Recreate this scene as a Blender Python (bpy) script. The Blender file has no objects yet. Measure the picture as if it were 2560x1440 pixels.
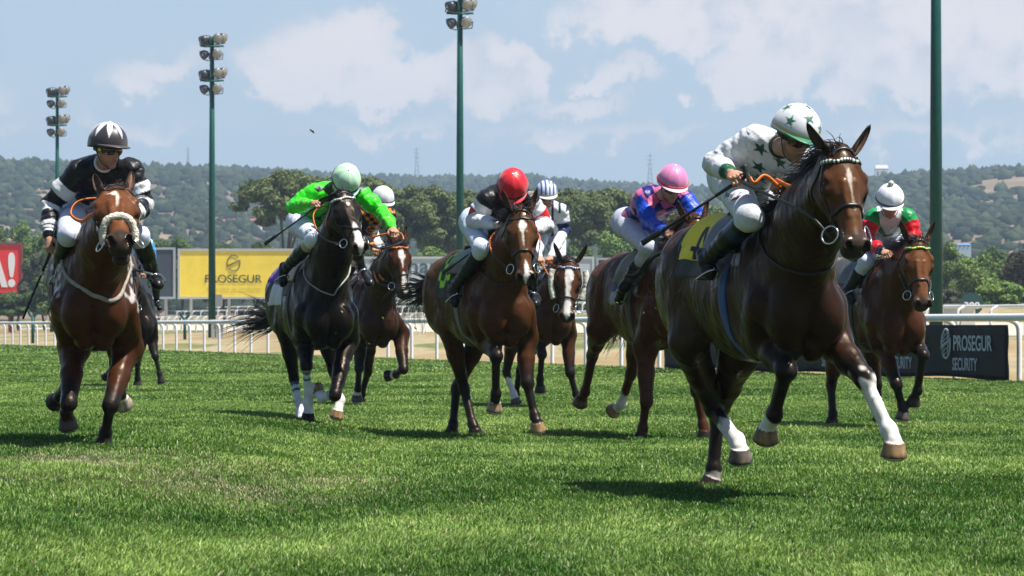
import bpy, bmesh, math, random
import numpy as np
from mathutils import Vector, Matrix, noise as mnoise
from mathutils.bvhtree import BVHTree

# ---------------------------------------------------------------- camera, sky, sun, exposure
scene = bpy.context.scene
COL = scene.collection
FPX, HX, HY, EYE = 9000.0, 1280.0, 815.0, 0.95      # focal length in photo pixels, vanishing point, eye height


def at(px, py, d):
    """World point seen at photo pixel (px, py) at distance d."""
    return np.array([(px - HX) * d / FPX, d, EYE + (HY - py) * d / FPX])


cam_data = bpy.data.cameras.new("camera")
cam_data.sensor_width = 36.0
cam_data.lens = FPX / 2560.0 * 36.0
cam_data.shift_y = 95.0 / 2560.0
cam_data.clip_start, cam_data.clip_end = 0.5, 20000.0
cam_data.dof.use_dof = True
cam_data.dof.focus_distance = 23.5
cam_data.dof.aperture_fstop = 13.0
cam = bpy.data.objects.new("camera", cam_data)
cam.location, cam.rotation_euler = (0, 0, EYE), (math.radians(90), 0, 0)
COL.objects.link(cam)
scene.camera = cam

SUN_EL, SUN_AZ = math.radians(65), math.radians(112)  # azimuth from +Y (away from camera) towards +X (right)
world = bpy.data.worlds.new("World")
scene.world = world
world.use_nodes = True


def build_sky():
    nt = world.node_tree
    nt.nodes.clear()
    N, L = nt.nodes.new, nt.links.new
    out = N("ShaderNodeOutputWorld")
    bg = N("ShaderNodeBackground")
    bg.inputs[1].default_value = SKY_STRENGTH
    sky = N("ShaderNodeTexSky")
    sky.sky_type = 'NISHITA'
    sky.sun_disc = False
    sky.sun_elevation, sky.sun_rotation = SUN_EL, SUN_AZ
    sky.air_density, sky.dust_density, sky.ozone_density, sky.altitude = 1.0, 0.6, 2.5, 600
    tc = N("ShaderNodeTexCoord")
    sep = N("ShaderNodeSeparateXYZ")
    L(tc.outputs["Generated"], sep.inputs[0])

    def M(op, a, b=None, c=None, clamp=False):
        n = N("ShaderNodeMath")
        n.operation = op
        n.use_clamp = clamp
        for i, v in enumerate((a, b, c)):
            if v is None:
                continue
            if isinstance(v, (int, float)):
                n.inputs[i].default_value = v
            else:
                L(v, n.inputs[i])
        return n.outputs[0]
    ysafe = M('MAXIMUM', sep.outputs[1], 0.05)
    u = M('DIVIDE', sep.outputs[0], ysafe)           # tangent of the bearing and of the height above the horizon
    v = M('DIVIDE', sep.outputs[2], ysafe)
    cmb = N("ShaderNodeCombineXYZ")
    L(M('MULTIPLY', u, 9.0), cmb.inputs[0])
    L(M('MULTIPLY', v, 9.0), cmb.inputs[1])

    def NO(scale, detail, rough, off, dist=0.0):
        n = N("ShaderNodeTexNoise")
        n.inputs["Scale"].default_value = scale
        n.inputs["Detail"].default_value = detail
        n.inputs["Roughness"].default_value = rough
        n.inputs["Distortion"].default_value = dist
        a = N("ShaderNodeVectorMath")
        a.operation = 'ADD'
        a.inputs[1].default_value = (off, off * 1.7, off * .3)
        L(cmb.outputs[0], a.inputs[0])
        L(a.outputs[0], n.inputs["Vector"])
        return n.outputs[0]
    n1 = NO(9.0, 7, .62, 3.1)
    n2 = NO(4.0, 5, .55, 7.7)
    puff = M('ADD', M('MULTIPLY', M('SUBTRACT', n1, .5), .030), M('MULTIPLY', M('SUBTRACT', n2, .5), .022))
    # cumulus heaps: bearing, height, half-width, half-height (tangents)
    heaps = CLOUD_HEAPS
    dens = None
    for (cx, cy, rx, ry, w) in heaps:
        x = M('DIVIDE', M('SUBTRACT', M('ADD', u, puff), cx), rx)
        y = M('DIVIDE', M('SUBTRACT', M('ADD', v, puff), cy), ry)
        r2 = M('ADD', M('MULTIPLY', x, x), M('MULTIPLY', y, y))
        d = M('SUBTRACT', M('MULTIPLY', M('SUBTRACT', 1.0, r2), w), M('MULTIPLY', M('MAXIMUM', M('MULTIPLY', y, -1.0), 0.0), .55))
        dens = d if dens is None else M('MAXIMUM', dens, d)
    def SS(val, lo, hi):
        n = N("ShaderNodeMapRange")
        n.interpolation_type = 'SMOOTHSTEP'
        L(val, n.inputs[0])
        n.inputs[1].default_value, n.inputs[2].default_value = lo, hi
        return n.outputs[0]
    mask = SS(M('ADD', dens, M('MULTIPLY', M('SUBTRACT', n1, .5), .9)), -.04, .52)
    soft = SS(M('ADD', dens, M('MULTIPLY', M('SUBTRACT', n2, .5), 1.6)), -.9, 1.0)
    shade = SS(M('ADD', n1, M('ADD', M('MULTIPLY', n2, .5), M('MULTIPLY', dens, .35))), .70, 1.10)
    cc = N("ShaderNodeMix")
    cc.data_type = 'RGBA'
    L(shade, cc.inputs[0])
    cc.inputs[6].default_value = CLOUD_DARK
    cc.inputs[7].default_value = CLOUD_LIGHT
    # hazy blue-grey lower air in front of the pure sky
    lo = N("ShaderNodeMix")
    lo.data_type = 'RGBA'
    L(SS(v, 0.0, .16), lo.inputs[0])
    lo.inputs[6].default_value = AIR_LOW
    lo.inputs[7].default_value = AIR_HIGH
    lowmix = N("ShaderNodeMix")
    lowmix.data_type = 'RGBA'
    L(SS(v, .45, .10), lowmix.inputs[0])
    L(sky.outputs[0], lowmix.inputs[6])
    L(lo.outputs[2], lowmix.inputs[7])
    mx = N("ShaderNodeMix")
    mx.data_type = 'RGBA'
    L(M('MAXIMUM', M('MULTIPLY', mask, .95), M('MULTIPLY', soft, .30)), mx.inputs[0])
    L(lowmix.outputs[2], mx.inputs[6])
    L(cc.outputs[2], mx.inputs[7])
    L(mx.outputs[2], bg.inputs[0])
    L(bg.outputs[0], out.inputs[0])


SKY_STRENGTH = 0.055
CLOUD_DARK, CLOUD_LIGHT = (7.0, 7.2, 7.8, 1), (9.3, 8.75, 8.9, 1)
AIR_LOW, AIR_HIGH = (5.6, 6.6, 7.5, 1), (4.8, 6.5, 8.3, 1)


def heap(px, py, rx, ry, w=1.0):
    return ((px - HX) / FPX, (HY - py) / FPX, rx / FPX, ry / FPX, w)


CLOUD_HEAPS = [heap(850, 150, 250, 130), heap(900, 90, 110, 90), heap(700, 190, 190, 110, .8), heap(1050, 190, 170, 110),
               heap(1260, 160, 150, 80), heap(1200, 240, 260, 90, .7), heap(1330, 190, 90, 100),
               heap(400, 180, 150, 70, .5), heap(1560, 190, 110, 50, .8), heap(1480, 260, 120, 50, .6),
               heap(1700, 40, 360, 130, .9), heap(1950, 60, 200, 150, .9), heap(1870, 180, 120, 100, .9), heap(2050, 150, 220, 120, .9),
               heap(2400, 100, 360, 190, 1.0), heap(2250, 220, 200, 80, .7), heap(2100, 240, 80, 60, .8), heap(2700, 200, 300, 150, .9),
               heap(-300, 260, 400, 120, .7), heap(3300, 100, 500, 220, .9), heap(2200, 40, 620, 130, .75), heap(1500, 330, 420, 50, .42), heap(2350, 330, 380, 55, .45), heap(250, 320, 360, 45, .38), heap(1000, 330, 300, 40, .35)]
build_sky()

sun_data = bpy.data.lights.new("sun", 'SUN')
sun_data.energy, sun_data.angle, sun_data.color = 5.0, math.radians(0.55), (1.0, .965, .90)
sun = bpy.data.objects.new("sun", sun_data)
_d = Vector((math.sin(SUN_AZ) * math.cos(SUN_EL), math.cos(SUN_AZ) * math.cos(SUN_EL), math.sin(SUN_EL)))
sun.rotation_euler = _d.to_track_quat('Z', 'Y').to_euler()
sun.location = (30, 30, 60)
COL.objects.link(sun)
scene.view_settings.view_transform, scene.view_settings.look = 'Standard', 'None'
scene.view_settings.exposure, scene.view_settings.gamma = 0.85, 1.0
scene.cycles.use_denoising = True
scene.cycles.max_bounces, scene.cycles.transparent_max_bounces = 6, 8

# ---------------------------------------------------------------- helpers
def tag(o, label=None, cat=None, group=None, kind=None):
    for k, v in (("label", label), ("category", cat), ("group", group), ("kind", kind)):
        if v:
            o[k] = v
    return o


def empty(name, loc, rz=0.0):
    o = bpy.data.objects.new(name, None)
    o.empty_display_size = .3
    o.location, o.rotation_euler = loc, (0, 0, rz)
    COL.objects.link(o)
    return o


def mesh_obj(name, verts, faces, mat, parent=None, smooth=True, col=None, loc=None):
    """faces: list of index tuples or an (n,k) array; col: (nverts,3) colours stored as attribute 'col'."""
    me = bpy.data.meshes.new(name)
    verts = np.asarray(verts, np.float32)
    if isinstance(faces, np.ndarray):
        n, k = faces.shape
        me.vertices.add(len(verts))
        me.vertices.foreach_set("co", verts.ravel())
        me.loops.add(n * k)
        me.loops.foreach_set("vertex_index", faces.astype(np.int32).ravel())
        me.polygons.add(n)
        me.polygons.foreach_set("loop_start", np.arange(0, n * k, k, dtype=np.int32))
        me.update(calc_edges=True)
    else:
        me.from_pydata([tuple(v) for v in verts.tolist()], [], faces)
    if smooth:
        me.polygons.foreach_set("use_smooth", np.ones(len(me.polygons), bool))
    if col is not None:
        a = me.color_attributes.new("col", 'FLOAT_COLOR', 'POINT')
        c4 = np.ones((len(verts), 4), np.float32)
        c4[:, :3] = col
        a.data.foreach_set("color", c4.ravel())
    me.materials.append(mat)
    o = bpy.data.objects.new(name, me)
    COL.objects.link(o)
    if parent:
        o.parent = parent
    if loc is not None:
        o.location = loc
    return o


class MB:
    """Collects boxes, tubes, lathes ... into one mesh."""
    def __init__(s):
        s.v, s.f, s.c = [], [], []
        s.col = None

    def add(s, v, f):
        b = len(s.v)
        s.v += [tuple(map(float, p)) for p in v]
        s.f += [tuple(i + b for i in q) for q in f]
        if s.col is not None:
            s.c += [s.col] * len(v)
        return s

    def box(s, c, half, R=None):
        R = np.eye(3) if R is None else np.asarray(R)
        p = [np.asarray(c) + R @ (np.array((x, y, z)) * half) for x in (-1, 1) for y in (-1, 1) for z in (-1, 1)]
        return s.add(p, [(0, 1, 3, 2), (4, 6, 7, 5), (0, 4, 5, 1), (2, 3, 7, 6), (0, 2, 6, 4), (1, 5, 7, 3)])

    def tube(s, pts, r, n=8, flat=1.0, side=None, cap=True):
        pts = [np.asarray(p, float) for p in pts]
        m = len(pts)
        r = [r] * m if np.isscalar(r) else list(r)
        T = [unit(pts[min(i + 1, m - 1)] - pts[max(i - 1, 0)]) for i in range(m)]
        ref = np.asarray(side if side is not None else ((0, 0, 1) if abs(T[0][2]) < .9 else (0, 1, 0)), float)
        v = []
        for i in range(m):
            a = unit(ref - T[i] * np.dot(ref, T[i]))
            b = np.cross(T[i], a)
            ref = a
            for k in range(n):
                t = 2 * math.pi * k / n
                v.append(pts[i] + r[i] * (math.cos(t) * a + flat * math.sin(t) * b))
        f = [(i * n + k, i * n + (k + 1) % n, (i + 1) * n + (k + 1) % n, (i + 1) * n + k) for i in range(m - 1) for k in range(n)]
        if cap:
            f += [tuple(range(n))[::-1], tuple((m - 1) * n + k for k in range(n))]
        return s.add(v, f)

    def ring(s, c, R, r, wire, n=24, k=6):
        """torus of radius r about c, in the plane of the first two columns of R."""
        R = np.asarray(R)
        v = []
        for i in range(n):
            t = 2 * math.pi * i / n
            e = R[:, 0] * math.cos(t) + R[:, 1] * math.sin(t)
            for j in range(k):
                q = 2 * math.pi * j / k
                v.append(np.asarray(c) + e * (r + wire * math.cos(q)) + R[:, 2] * wire * math.sin(q))
        f = [(i * k + j, ((i + 1) % n) * k + j, ((i + 1) % n) * k + (j + 1) % k, i * k + (j + 1) % k) for i in range(n) for j in range(k)]
        return s.add(v, f)

    def build(s, name, mat, parent=None, smooth=True, loc=None):
        return mesh_obj(name, s.v, s.f, mat, parent, smooth, np.array(s.c) if s.c else None, loc)


def unit(v):
    v = np.asarray(v, float)
    return v / max(np.linalg.norm(v), 1e-9)


def rotz(a):
    c, s = math.cos(a), math.sin(a)
    return np.array([[c, -s, 0], [s, c, 0], [0, 0, 1.0]])


def rotx(a):
    c, s = math.cos(a), math.sin(a)
    return np.array([[1.0, 0, 0], [0, c, -s], [0, s, c]])


def roty(a):
    c, s = math.cos(a), math.sin(a)
    return np.array([[c, 0, s], [0, 1.0, 0], [-s, 0, c]])


def sstep(x, a, b):
    t = np.clip((x - a) / (b - a), 0, 1)
    return t * t * (3 - 2 * t)


def smooth_path(P, n):
    """Catmull-Rom through P, n samples per span."""
    P = [np.asarray(p, float) for p in P]
    Q = [2 * P[0] - P[1]] + P + [2 * P[-1] - P[-2]]
    out = []
    for i in range(1, len(Q) - 2):
        for k in range(n):
            t = k / n
            a, b, c, d = Q[i - 1], Q[i], Q[i + 1], Q[i + 2]
            out.append(.5 * ((2 * b) + (c - a) * t + (2 * a - 5 * b + 4 * c - d) * t * t + (3 * b - a - 3 * c + d) * t ** 3))
    out.append(P[-1])
    return out


# ---------------------------------------------------------------- procedural materials
def material(name, rgb=(.5, .5, .5), rough=.5, spec=.5, attr=False, noise=None, bump=None, metal=0.0, sheen=0.0, coat=0.0, trans=0.0, backface=None):
    """noise=(scale, low, high[, detail]) multiplies the colour; bump=(scale, strength, distance[, stretch xyz])."""
    m = bpy.data.materials.new(name)
    m.use_nodes = True
    nt = m.node_tree
    N, L = nt.nodes.new, nt.links.new
    b = nt.nodes["Principled BSDF"]
    b.inputs["Roughness"].default_value = rough
    b.inputs["Specular IOR Level"].default_value = spec
    b.inputs["Metallic"].default_value = metal
    b.inputs["Sheen Weight"].default_value = sheen
    b.inputs["Coat Weight"].default_value = coat
    b.inputs["Coat Roughness"].default_value = .25
    b.inputs["Base Color"].default_value = (*rgb, 1)
    src = None
    if attr:
        a = N("ShaderNodeAttribute")
        a.attribute_name = "col"
        src = a.outputs["Color"]
    tc = N("ShaderNodeTexCoord")
    if noise:
        n = N("ShaderNodeTexNoise")
        n.inputs["Scale"].default_value = noise[0]
        n.inputs["Detail"].default_value = noise[3] if len(noise) > 3 else 5
        n.inputs["Roughness"].default_value = .6
        L(tc.outputs["Object"], n.inputs["Vector"])
        mr = N("ShaderNodeMapRange")
        mr.inputs[1].default_value, mr.inputs[2].default_value = .3, .7
        mr.inputs[3].default_value, mr.inputs[4].default_value = noise[1], noise[2]
        L(n.outputs[0], mr.inputs[0])
        v = N("ShaderNodeVectorMath")
        v.operation = 'SCALE'
        if src is None:
            v.inputs[0].default_value = rgb
        else:
            L(src, v.inputs[0])
        L(mr.outputs[0], v.inputs["Scale"])
        src = v.outputs[0]
    if src is not None:
        L(src, b.inputs["Base Color"])
    if bump:
        n = N("ShaderNodeTexNoise")
        n.inputs["Scale"].default_value = bump[0]
        n.inputs["Detail"].default_value = 4
        if len(bump) > 3:
            mp = N("ShaderNodeMapping")
            mp.inputs["Scale"].default_value = bump[3]
            L(tc.outputs["Object"], mp.inputs[0])
            L(mp.outputs[0], n.inputs["Vector"])
        else:
            L(tc.outputs["Object"], n.inputs["Vector"])
        bm = N("ShaderNodeBump")
        bm.inputs["Strength"].default_value = bump[1]
        bm.inputs["Distance"].default_value = bump[2]
        L(n.outputs[0], bm.inputs["Height"])
        L(bm.outputs[0], b.inputs["Normal"])
    if trans:
        t = N("ShaderNodeBsdfTranslucent")
        if src is not None:
            L(src, t.inputs[0])
        else:
            t.inputs[0].default_value = (*rgb, 1)
        mx = N("ShaderNodeMixShader")
        mx.inputs[0].default_value = trans
        L(b.outputs[0], mx.inputs[1])
        L(t.outputs[0], mx.inputs[2])
        L(mx.outputs[0], nt.nodes["Material Output"].inputs[0])
    return m


# ---------------------------------------------------------------- solid modelling on a distance grid
class Field:
    def __init__(s, lo, hi, h):
        s.h = h
        s.lo = np.asarray(lo, float)
        s.n = np.ceil((np.asarray(hi) - s.lo) / h).astype(int) + 1
        s.d = np.full(s.n, 1.0, np.float32)

    def span(s, lo, hi):
        a = np.clip(np.floor((lo - s.lo) / s.h).astype(int), 0, s.n)
        b = np.clip(np.ceil((hi - s.lo) / s.h).astype(int) + 1, 0, s.n)
        return a, b

    def grid(s, a, b):
        ax = [(s.lo[i] + s.h * np.arange(a[i], b[i])).astype(np.float32) for i in range(3)]
        return np.meshgrid(*ax, indexing='ij', sparse=True)

    def group(s, prims, k=None, carve=False):
        """union of prims (blended with each prim's own k), then blended into the field with k."""
        if not prims:
            return
        m = .05 + 3 * s.h
        lo = np.min([p.lo for p in prims], axis=0) - m
        hi = np.max([p.hi for p in prims], axis=0) + m
        A, B = s.span(lo, hi)
        if np.any(B - A < 1):
            return
        t = np.full(B - A, 1.0, np.float32)
        for p in prims:
            a, b = s.span(p.lo - m, p.hi + m)
            a, b = np.maximum(a, A), np.minimum(b, B)
            if np.any(b - a < 1):
                continue
            X, Y, Z = s.grid(a, b)
            v = p.ev(X, Y, Z)
            sl = tuple(slice(a[i] - A[i], b[i] - A[i]) for i in range(3))
            t[sl] = smin(t[sl], v, p.k)
        sl = tuple(slice(A[i], B[i]) for i in range(3))
        if carve:
            s.d[sl] = -smin(-s.d[sl], t, k or .01)
        else:
            s.d[sl] = smin(s.d[sl], t, k or .01)

    def mesh(s, step=1):
        return surface_nets(s.d[::step, ::step, ::step] if step > 1 else s.d, s.lo, s.h * step)


def smin(a, b, k):
    if k <= 0:
        return np.minimum(a, b)
    h = np.clip(.5 + .5 * (b - a) / k, 0, 1)
    return b + (a - b) * h - k * h * (1 - h)


class Cone:
    """Round cone a->b with radii ra, rb; scale sc along direction ax (ax unit) squeezes (<1) or widens (>1) it."""
    def __init__(s, a, b, ra, rb, k=.03, ax=None, sc=1.0):
        s.a, s.b, s.ra, s.rb, s.k = np.asarray(a, float), np.asarray(b, float), ra, rb, k
        s.ax, s.sc = (None if ax is None else unit(ax)), sc
        w = max(1.0, sc)
        s.lo = np.minimum(s.a - ra * w, s.b - rb * w)
        s.hi = np.maximum(s.a + ra * w, s.b + rb * w)

    def fatten(s, f):
        s.ra, s.rb = s.ra * f, s.rb * f
        s.lo, s.hi = s.lo - .02, s.hi + .02

    def ev(s, X, Y, Z):
        a, b = s.a, s.b
        x, y, z = X - np.float32(a[0]), Y - np.float32(a[1]), Z - np.float32(a[2])
        ba = b - a
        if s.ax is not None:
            g = 1.0 / s.sc - 1.0
            q = (x * np.float32(s.ax[0]) + y * np.float32(s.ax[1]) + z * np.float32(s.ax[2])) * np.float32(g)
            x, y, z = x + q * np.float32(s.ax[0]), y + q * np.float32(s.ax[1]), z + q * np.float32(s.ax[2])
            ba = ba + s.ax * np.dot(ba, s.ax) * g
        L2 = max(float(np.dot(ba, ba)), 1e-8)
        t = np.clip((x * np.float32(ba[0]) + y * np.float32(ba[1]) + z * np.float32(ba[2])) / np.float32(L2), 0, 1)
        d = np.sqrt((x - t * np.float32(ba[0])) ** 2 + (y - t * np.float32(ba[1])) ** 2 + (z - t * np.float32(ba[2])) ** 2)
        d = d - (np.float32(s.ra) + t * np.float32(s.rb - s.ra))
        return d * np.float32(min(1.0, s.sc)) if s.ax is not None else d


class Ell:
    """Ellipsoid at c, radii r along the columns of R."""
    def __init__(s, c, r, k=.04, R=None):
        s.c, s.r, s.k = np.asarray(c, float), np.asarray(r, float), k
        s.R = np.eye(3) if R is None else np.asarray(R, float)
        e = np.sqrt((s.R ** 2) @ (s.r ** 2))
        s.lo, s.hi = s.c - e, s.c + e

    def fatten(s, f):
        s.r = s.r * f
        s.lo, s.hi = s.lo - .01, s.hi + .01

    def ev(s, X, Y, Z):
        x, y, z = X - np.float32(s.c[0]), Y - np.float32(s.c[1]), Z - np.float32(s.c[2])
        R = s.R.astype(np.float32)
        q = [(x * R[0, i] + y * R[1, i] + z * R[2, i]) / np.float32(s.r[i]) for i in range(3)]
        k0 = np.sqrt(q[0] ** 2 + q[1] ** 2 + q[2] ** 2)
        k1 = np.sqrt(sum((q[i] / np.float32(s.r[i])) ** 2 for i in range(3))) + np.float32(1e-6)
        return k0 * (k0 - 1) / k1


class Frustum:
    """Flat-ended cone a->b (a hoof)."""
    def __init__(s, a, b, ra, rb, k=.006):
        s.a, s.b, s.ra, s.rb, s.k = np.asarray(a, float), np.asarray(b, float), ra, rb, k
        m = max(ra, rb)
        s.lo, s.hi = np.minimum(s.a, s.b) - m, np.maximum(s.a, s.b) + m

    def fatten(s, f):
        s.ra, s.rb = s.ra * f, s.rb * f
        s.lo, s.hi = s.lo - .02, s.hi + .02

    def ev(s, X, Y, Z):
        ba = s.b - s.a
        L = np.linalg.norm(ba)
        u = (ba / L).astype(np.float32)
        x, y, z = X - np.float32(s.a[0]), Y - np.float32(s.a[1]), Z - np.float32(s.a[2])
        t = x * u[0] + y * u[1] + z * u[2]
        r = np.sqrt(np.maximum(x * x + y * y + z * z - t * t, 0))
        q = r - (np.float32(s.ra) + t / np.float32(L) * np.float32(s.rb - s.ra))
        return np.maximum(q, np.maximum(-t, t - np.float32(L)))


def surface_nets(d, lo, h):
    n = np.array(d.shape)
    sgn = d < 0
    c = np.zeros(n - 1, np.uint8)
    for i in (0, 1):
        for j in (0, 1):
            for k in (0, 1):
                c += sgn[i:n[0] - 1 + i, j:n[1] - 1 + j, k:n[2] - 1 + k]
    act = (c > 0) & (c < 8)
    I = np.argwhere(act)
    idx = np.full(n - 1, -1, np.int32)
    idx[act] = np.arange(len(I))
    cv = {}
    for i in (0, 1):
        for j in (0, 1):
            for k in (0, 1):
                cv[i, j, k] = d[I[:, 0] + i, I[:, 1] + j, I[:, 2] + k]
    P = np.zeros((len(I), 3))
    W = np.zeros(len(I))
    for ax in range(3):
        for p in (0, 1):
            for q in (0, 1):
                o = [p, q]
                o.insert(ax, 0)
                e = list(o)
                e[ax] = 1
                a, b = cv[tuple(o)], cv[tuple(e)]
                m = (a < 0) != (b < 0)
                t = np.where(m, a / np.where(m, a - b, 1), 0)
                pt = np.tile(np.array(o, float), (len(I), 1))
                pt[:, ax] += t
                P += pt * m[:, None]
                W += m
    V = (I + P / W[:, None]) * h + lo
    F = []
    for ax in range(3):
        u, v = (ax + 1) % 3, (ax + 2) % 3
        s0 = [slice(None)] * 3
        s1 = [slice(None)] * 3
        s0[ax], s1[ax] = slice(0, n[ax] - 1), slice(1, n[ax])
        for w in (u, v):
            s0[w] = s1[w] = slice(1, n[w] - 1)
        a, b = sgn[tuple(s0)], sgn[tuple(s1)]
        for flip in (False, True):
            E = np.argwhere((a & ~b) if not flip else (~a & b))
            E[:, u] += 1
            E[:, v] += 1
            q = []
            for du, dv in ((-1, -1), (0, -1), (0, 0), (-1, 0)):
                e = E.copy()
                e[:, u] += du
                e[:, v] += dv
                q.append(idx[e[:, 0], e[:, 1], e[:, 2]])
            q = np.stack(q if not flip else q[::-1], 1)
            F.append(q)
    return V, np.concatenate(F)


def relax(V, F, it=1, lam=.5):
    """a few Laplacian passes over a quad mesh."""
    for _ in range(it):
        S = np.zeros_like(V)
        C = np.zeros(len(V))
        for i in range(4):
            j = (i + 1) % 4
            for a, b in ((i, j), (j, i)):
                for c in range(3):
                    S[:, c] += np.bincount(F[:, a], V[F[:, b], c], len(V))
                C += np.bincount(F[:, a], minlength=len(V))
        V = V + lam * (S / C[:, None] - V)
    return V


def seg_t(P, a, b):
    """parameter along a->b and distance to the segment for points P."""
    ba = b - a
    t = ((P - a) @ ba) / max(ba @ ba, 1e-9)
    tc = np.clip(t, 0, 1)
    return t, np.linalg.norm(P - a - tc[:, None] * ba, axis=1)


def vnoise(P, f, seed=0):
    """cheap smooth noise in -1..1 (sum of sines)."""
    r = np.random.RandomState(seed)
    o = np.zeros(len(P))
    for i in range(6):
        k = r.normal(size=3) * f * (.6 + .25 * i)
        o += np.sin(P @ k + r.rand() * 6.28)
    return o / 3.0


def fbm(x, y, scale, octaves=4, seed=0, gain=.55):
    """fractal value noise of two coordinates, about -1..1."""
    r = np.random.RandomState(seed)
    tab = r.uniform(-1, 1, (256, 256))
    out = np.zeros(len(x))
    amp, tot = 1.0, 0.0
    for o in range(octaves):
        u, v = x / scale * 2 ** o + o * 17.3, y / scale * 2 ** o + o * 9.1
        iu, iv = np.floor(u).astype(int), np.floor(v).astype(int)
        fu, fv = u - iu, v - iv
        fu, fv = fu * fu * (3 - 2 * fu), fv * fv * (3 - 2 * fv)
        a, b = tab[iu % 256, iv % 256], tab[(iu + 1) % 256, iv % 256]
        c, d = tab[iu % 256, (iv + 1) % 256], tab[(iu + 1) % 256, (iv + 1) % 256]
        out += amp * ((a * (1 - fu) + b * fu) * (1 - fv) + (c * (1 - fu) + d * fu) * fv)
        tot += amp
        amp *= gain
    return out / tot * 1.6

# ---------------------------------------------------------------- the ground
rng = np.random.RandomState(7)
RB = np.array([8.53, 60.2])                       # the running rail: a point, its direction away from the camera, its far-side normal
RT = np.array([-.272, .962])
RT = RT / np.linalg.norm(RT)
RN = np.array([RT[1], -RT[0]])


def ground_z(x, y):
    q = (x - RB[0]) * RN[0] + (y - RB[1]) * RN[1]
    return np.interp(q, [-9e9, 6, 25, 45, 80, 220, 9e9], [0, 0, .5, 1.4, 2.6, 4.0, 4.0])


def turf_z(x, y):
    """the course is slightly raised on the left of the near straight."""
    return .145 * sstep(-np.asarray(x, float), 1.1, 2.5) * (1 - sstep(np.asarray(y, float), 29.0, 46.0))


def on_rail(t, q=0.0):
    p = RB + RT * t + RN * q
    return np.array([p[0], p[1], float(ground_z(p[0], p[1]))])


def ground_material():
    m = bpy.data.materials.new("dry_ground")
    m.use_nodes = True
    nt = m.node_tree
    N, L = nt.nodes.new, nt.links.new
    b = nt.nodes["Principled BSDF"]
    b.inputs["Roughness"].default_value = .95
    b.inputs["Specular IOR Level"].default_value = .1
    tc = N("ShaderNodeTexCoord")

    def noise(scale, sx=1, sy=1, det=5):
        mp = N("ShaderNodeMapping")
        mp.inputs["Scale"].default_value = (sx, sy, 1)
        mp.inputs["Rotation"].default_value = (0, 0, math.radians(-16))
        L(tc.outputs["Object"], mp.inputs[0])
        n = N("ShaderNodeTexNoise")
        n.inputs["Scale"].default_value = scale
        n.inputs["Detail"].default_value = det
        L(mp.outputs[0], n.inputs["Vector"])
        return n.outputs[0]

    def ramp(src, stops):
        r = N("ShaderNodeValToRGB")
        el = r.color_ramp.elements
        while len(el) < len(stops):
            el.new(.5)
        for e, (p, c) in zip(el, stops):
            e.position, e.color = p, (*c, 1)
        L(src, r.inputs[0])
        return r.outputs[0]
    a = ramp(noise(.16, 1.0, .12), [(.30, (.26, .195, .10)), (.44, (.31, .235, .125)), (.52, (.36, .30, .19)), (.58, (.13, .16, .05)), (.66, (.24, .20, .08)), (.74, (.17, .18, .06))])
    f = N("ShaderNodeMix")
    f.data_type, f.blend_type = 'RGBA', 'MULTIPLY'
    f.inputs[0].default_value = .6
    L(a, f.inputs[6])
    L(ramp(noise(2.2, 1, .4), [(.3, (.55, .5, .45)), (.7, (1, 1, 1))]), f.inputs[7])
    L(f.outputs[2], b.inputs["Base Color"])
    return m


def build_ground():
    xs = np.concatenate([np.linspace(-3500, -300, 14), np.linspace(-260, 260, 90), np.linspace(300, 3500, 14)])
    ys = np.concatenate([np.linspace(-80, 40, 10), np.linspace(44, 420, 120), np.linspace(450, 5200, 24)])
    X, Y = np.meshgrid(xs, ys, indexing='ij')
    V = np.stack([X, Y, ground_z(X, Y) - .012], -1).reshape(-1, 3)
    i = np.arange(len(xs) - 1)[:, None] * len(ys) + np.arange(len(ys) - 1)[None]
    F = np.stack([i, i + len(ys), i + len(ys) + 1, i + 1], -1).reshape(-1, 4)
    tag(mesh_obj("ground", V, F, ground_material()), "tan dry ground of sand and withered grass beyond the white rail", "ground", kind="structure")
    # the turf course: everything on the near side of the rail
    p = [on_rail(-90, .3), on_rail(700, .3), on_rail(700, -130), on_rail(-90, -60)]
    ts = np.concatenate([np.linspace(-90, 90, 300), np.linspace(95, 700, 30)])
    qs = np.concatenate([np.linspace(-.3, 62, 156), [80, 115]])
    n, mq = len(ts) - 1, len(qs) - 1
    V, F = [], []
    for a in ts:
        for q in qs:
            c = RB + RT * a - RN * q
            V.append((c[0], c[1], 0.0))
    V = np.array(V)
    V[:, 2] = turf_z(V[:, 0], V[:, 1])
    for a in range(n):
        for q in range(mq):
            k = a * (mq + 1) + q
            F.append((k, k + mq + 1, k + mq + 2, k + 1))
    m = material("turf_soil", (.055, .070, .022), rough=.95, spec=.1, noise=(.9, .7, 1.3), bump=(60, .6, .03))
    tag(mesh_obj("turf", V, F, m), "green turf racecourse in front of the white rail", "turf", kind="structure")


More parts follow.
